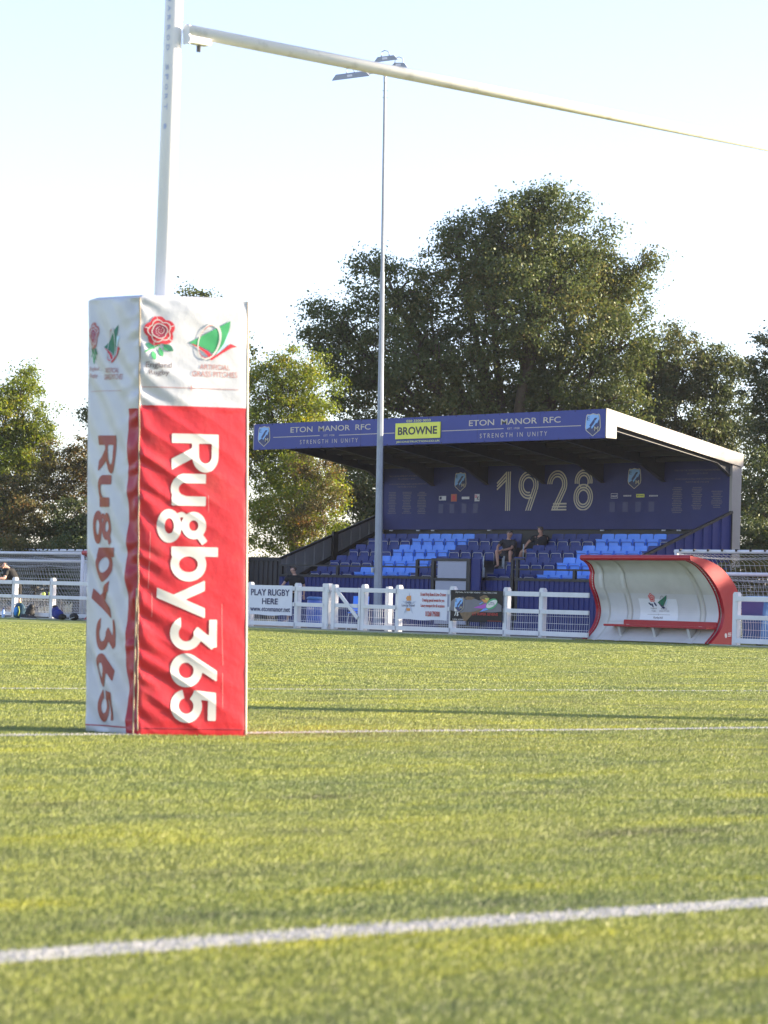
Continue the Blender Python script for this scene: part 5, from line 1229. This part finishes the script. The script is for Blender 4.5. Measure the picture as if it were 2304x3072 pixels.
tree(gp(640, 102), lob([(620, 810, 70, 60), (560, 840, 60, 70), (660, 870, 55, 70), (600, 930, 100, 80), (560, 1020, 70, 90), (640, 1040, 75, 80, -1), (690, 1090, 50, 70, -2), (580, 1130, 80, 70, -2), (670, 1160, 70, 40, -2), (510, 960, 60, 90)], 102, 640), LEAFY, BARKL, 'yellow-green feathery tree left of the grandstand beside the padded post', cl=.55, leaf=.15, shape=.7)
tree(gp(715, 99), lob([(660, 1010, 40, 60), (690, 1070, 45, 70), (650, 1120, 40, 60)], 99, 715), LEAFB, BARKL, 'slender rusty-brown sapling under the left end of the stand roof', 'tree', cl=.45, leaf=.12, dens=.7, trunk_r=.1, shape=.7)
tree(gp(800, 104), lob([(770, 1050, 60, 80), (790, 1130, 70, 60), (850, 1080, 60, 80), (900, 1150, 90, 60)], 104, 800), LEAFD, BARK, 'dark bushy tree seen between the stand roof and its left end wall', cl=.6, leaf=.15)
tree(gp(370, 110), lob([(398, 684, 40, 66), (480, 715, 30, 70), (330, 760, 90, 90), (440, 780, 90, 90), (230, 900, 70, 45), (300, 920, 100, 90), (420, 930, 100, 100), (360, 1060, 120, 90), (200, 890, 35, 25)], 110, 370), LEAFD, BARK, 'tall dark tree hidden behind the padded post, only its tips showing', cl=.6, leaf=.16, dens=.8)
tree(gp(10, 100), lob([(35, 850, 45, 50), (0, 900, 60, 70), (70, 920, 45, 45), (-60, 900, 80, 80), (30, 980, 75, 60), (-40, 1000, 90, 80), (85, 985, 30, 35), (40, 820, 30, 35), (60, 960, 50, 50)], 100, 10), LEAFY, BARKL, 'feathery yellow-green tree at the left edge of the photo', cl=.55, leaf=.15, dens=.9, shape=.7)
tree(gp(130, 96), lob([(110, 1020, 55, 60), (150, 1000, 35, 50), (180, 985, 30, 55), (210, 1040, 40, 60), (60, 1070, 60, 50), (165, 1080, 50, 50), (0, 1080, 60, 50)], 96, 130), LEAFB, BARKL, 'thin brownish shrub tree between the left tree and the padded post', cl=.5, leaf=.13, dens=1.0, trunk_r=.12, shape=.8)
for i, (xc, lab, mt) in enumerate(((-60, 'dark hedge shrub at the far left edge behind the goals', LEAFD), (60, 'dark hedge shrub directly under the left yellow-green tree', LEAFB), (165, 'dark hedge shrub behind the left goals, nearest the padded post', LEAFD), (290, 'hedge shrub behind the padded post', LEAFD), (430, 'hedge shrub behind the right part of the padded post', LEAFD))):
    tree(gp(xc, 94), lob([(xc-20, 1130, 60, 55), (xc+40, 1140, 55, 50, 1), (xc, 1200, 80, 45, -1)], 94, xc), mt, BARK, lab, 'hedge', cl=.5, leaf=.13, dens=.9, group='hedge shrubs behind the left goals', trunk_r=.12, name='hedge_shrub')
tree(gp(1560, 99), lob([(1620, 1180, 60, 60), (1680, 1190, 70, 60), (1560, 1180, 60, 60)], 99, 1560), LEAFD, BARK, 'low dark shrub at the right foot of the grandstand', 'shrub', cl=.5, leaf=.13, trunk_r=.12, name='hedge_shrub')
# shrubs close behind the goals
for xc, d, lab in ((1590, 69, 'leafy hedge shrub behind the goals, directly right of the red shelter'), (1680, 70, 'leafy hedge shrub behind the goals, beyond the blue wheeled bin')):
    tree(gp(xc, d), lob([(xc-35, 1250, 42, 45), (xc+35, 1255, 42, 45, .3), (xc, 1300, 75, 32, -.1)], d, xc), LEAFB, BARK, lab, 'hedge', cl=.34, leaf=.09, dens=.8, group='hedge shrubs behind the right goals', trunk_r=.07, name='hedge_shrub')
for i, (xc, lab) in enumerate(((-20, 'low leafy shrub behind the goals at the left edge of the photo'), (75, 'low leafy shrub behind the goals, above the teal backpack'), (165, 'low leafy shrub behind the goals, above the slumped blue bag'))):
    tree(gp(xc, 88), lob([(xc-30, 1200, 50, 45), (xc+30, 1205, 50, 45, .5), (xc, 1260, 78, 45)], 88, xc), LEAFB if i == 1 else LEAFD, BARK, lab, 'shrub', cl=.45, leaf=.11, dens=.85, group='low shrubs behind the left goals', trunk_r=.09, name='hedge_shrub')
# trees past the right edge of the photo; they shade the stand end, the shelter and the fence
for i, (r, d, h) in enumerate(((36, 59.3, 9.4), (39, 65.5, 11.8), (38, 71.5, 12.4), (40, 77.3, 15.2), (37, 85, 12.6), (41, 91, 12.2))):
    tree(tuple(rdz(r, d, -.05)), [(0, 0, h*.66, 3.0, h*.30), (.8, 2, h*.5, 2.6, h*.27), (-.8, -2, h*.48, 2.6, h*.25), (0, 0, h*.3, 2.8, h*.22)], LEAFD, BARK, 'tree %s in the row beyond the right edge of the photo' % ('nearest the camera', 'second from the camera', 'third from the camera', 'fourth from the camera', 'second farthest from the camera', 'farthest from the camera')[i], cl=.8, leaf=.30, dens=1.0, per=46, group='row of trees beyond the right edge')

# =================================================================== AIR
hz = bpy.data.materials.new('haze_air'); hz.use_nodes = True; t_ = hz.node_tree; t_.nodes.clear()
pv = t_.nodes.new('ShaderNodeVolumePrincipled'); pv.inputs['Color'].default_value = (.86, .90, 1, 1); pv.inputs['Density'].default_value = .00012; pv.inputs['Anisotropy'].default_value = .2
ho = t_.nodes.new('ShaderNodeOutputMaterial'); t_.links.new(pv.outputs[0], ho.inputs['Volume'])
MB().box(-180, 60, -30, 180, -1.1, 22).build('haze', hz, kind='stuff', label='thin evening haze over the pitch')
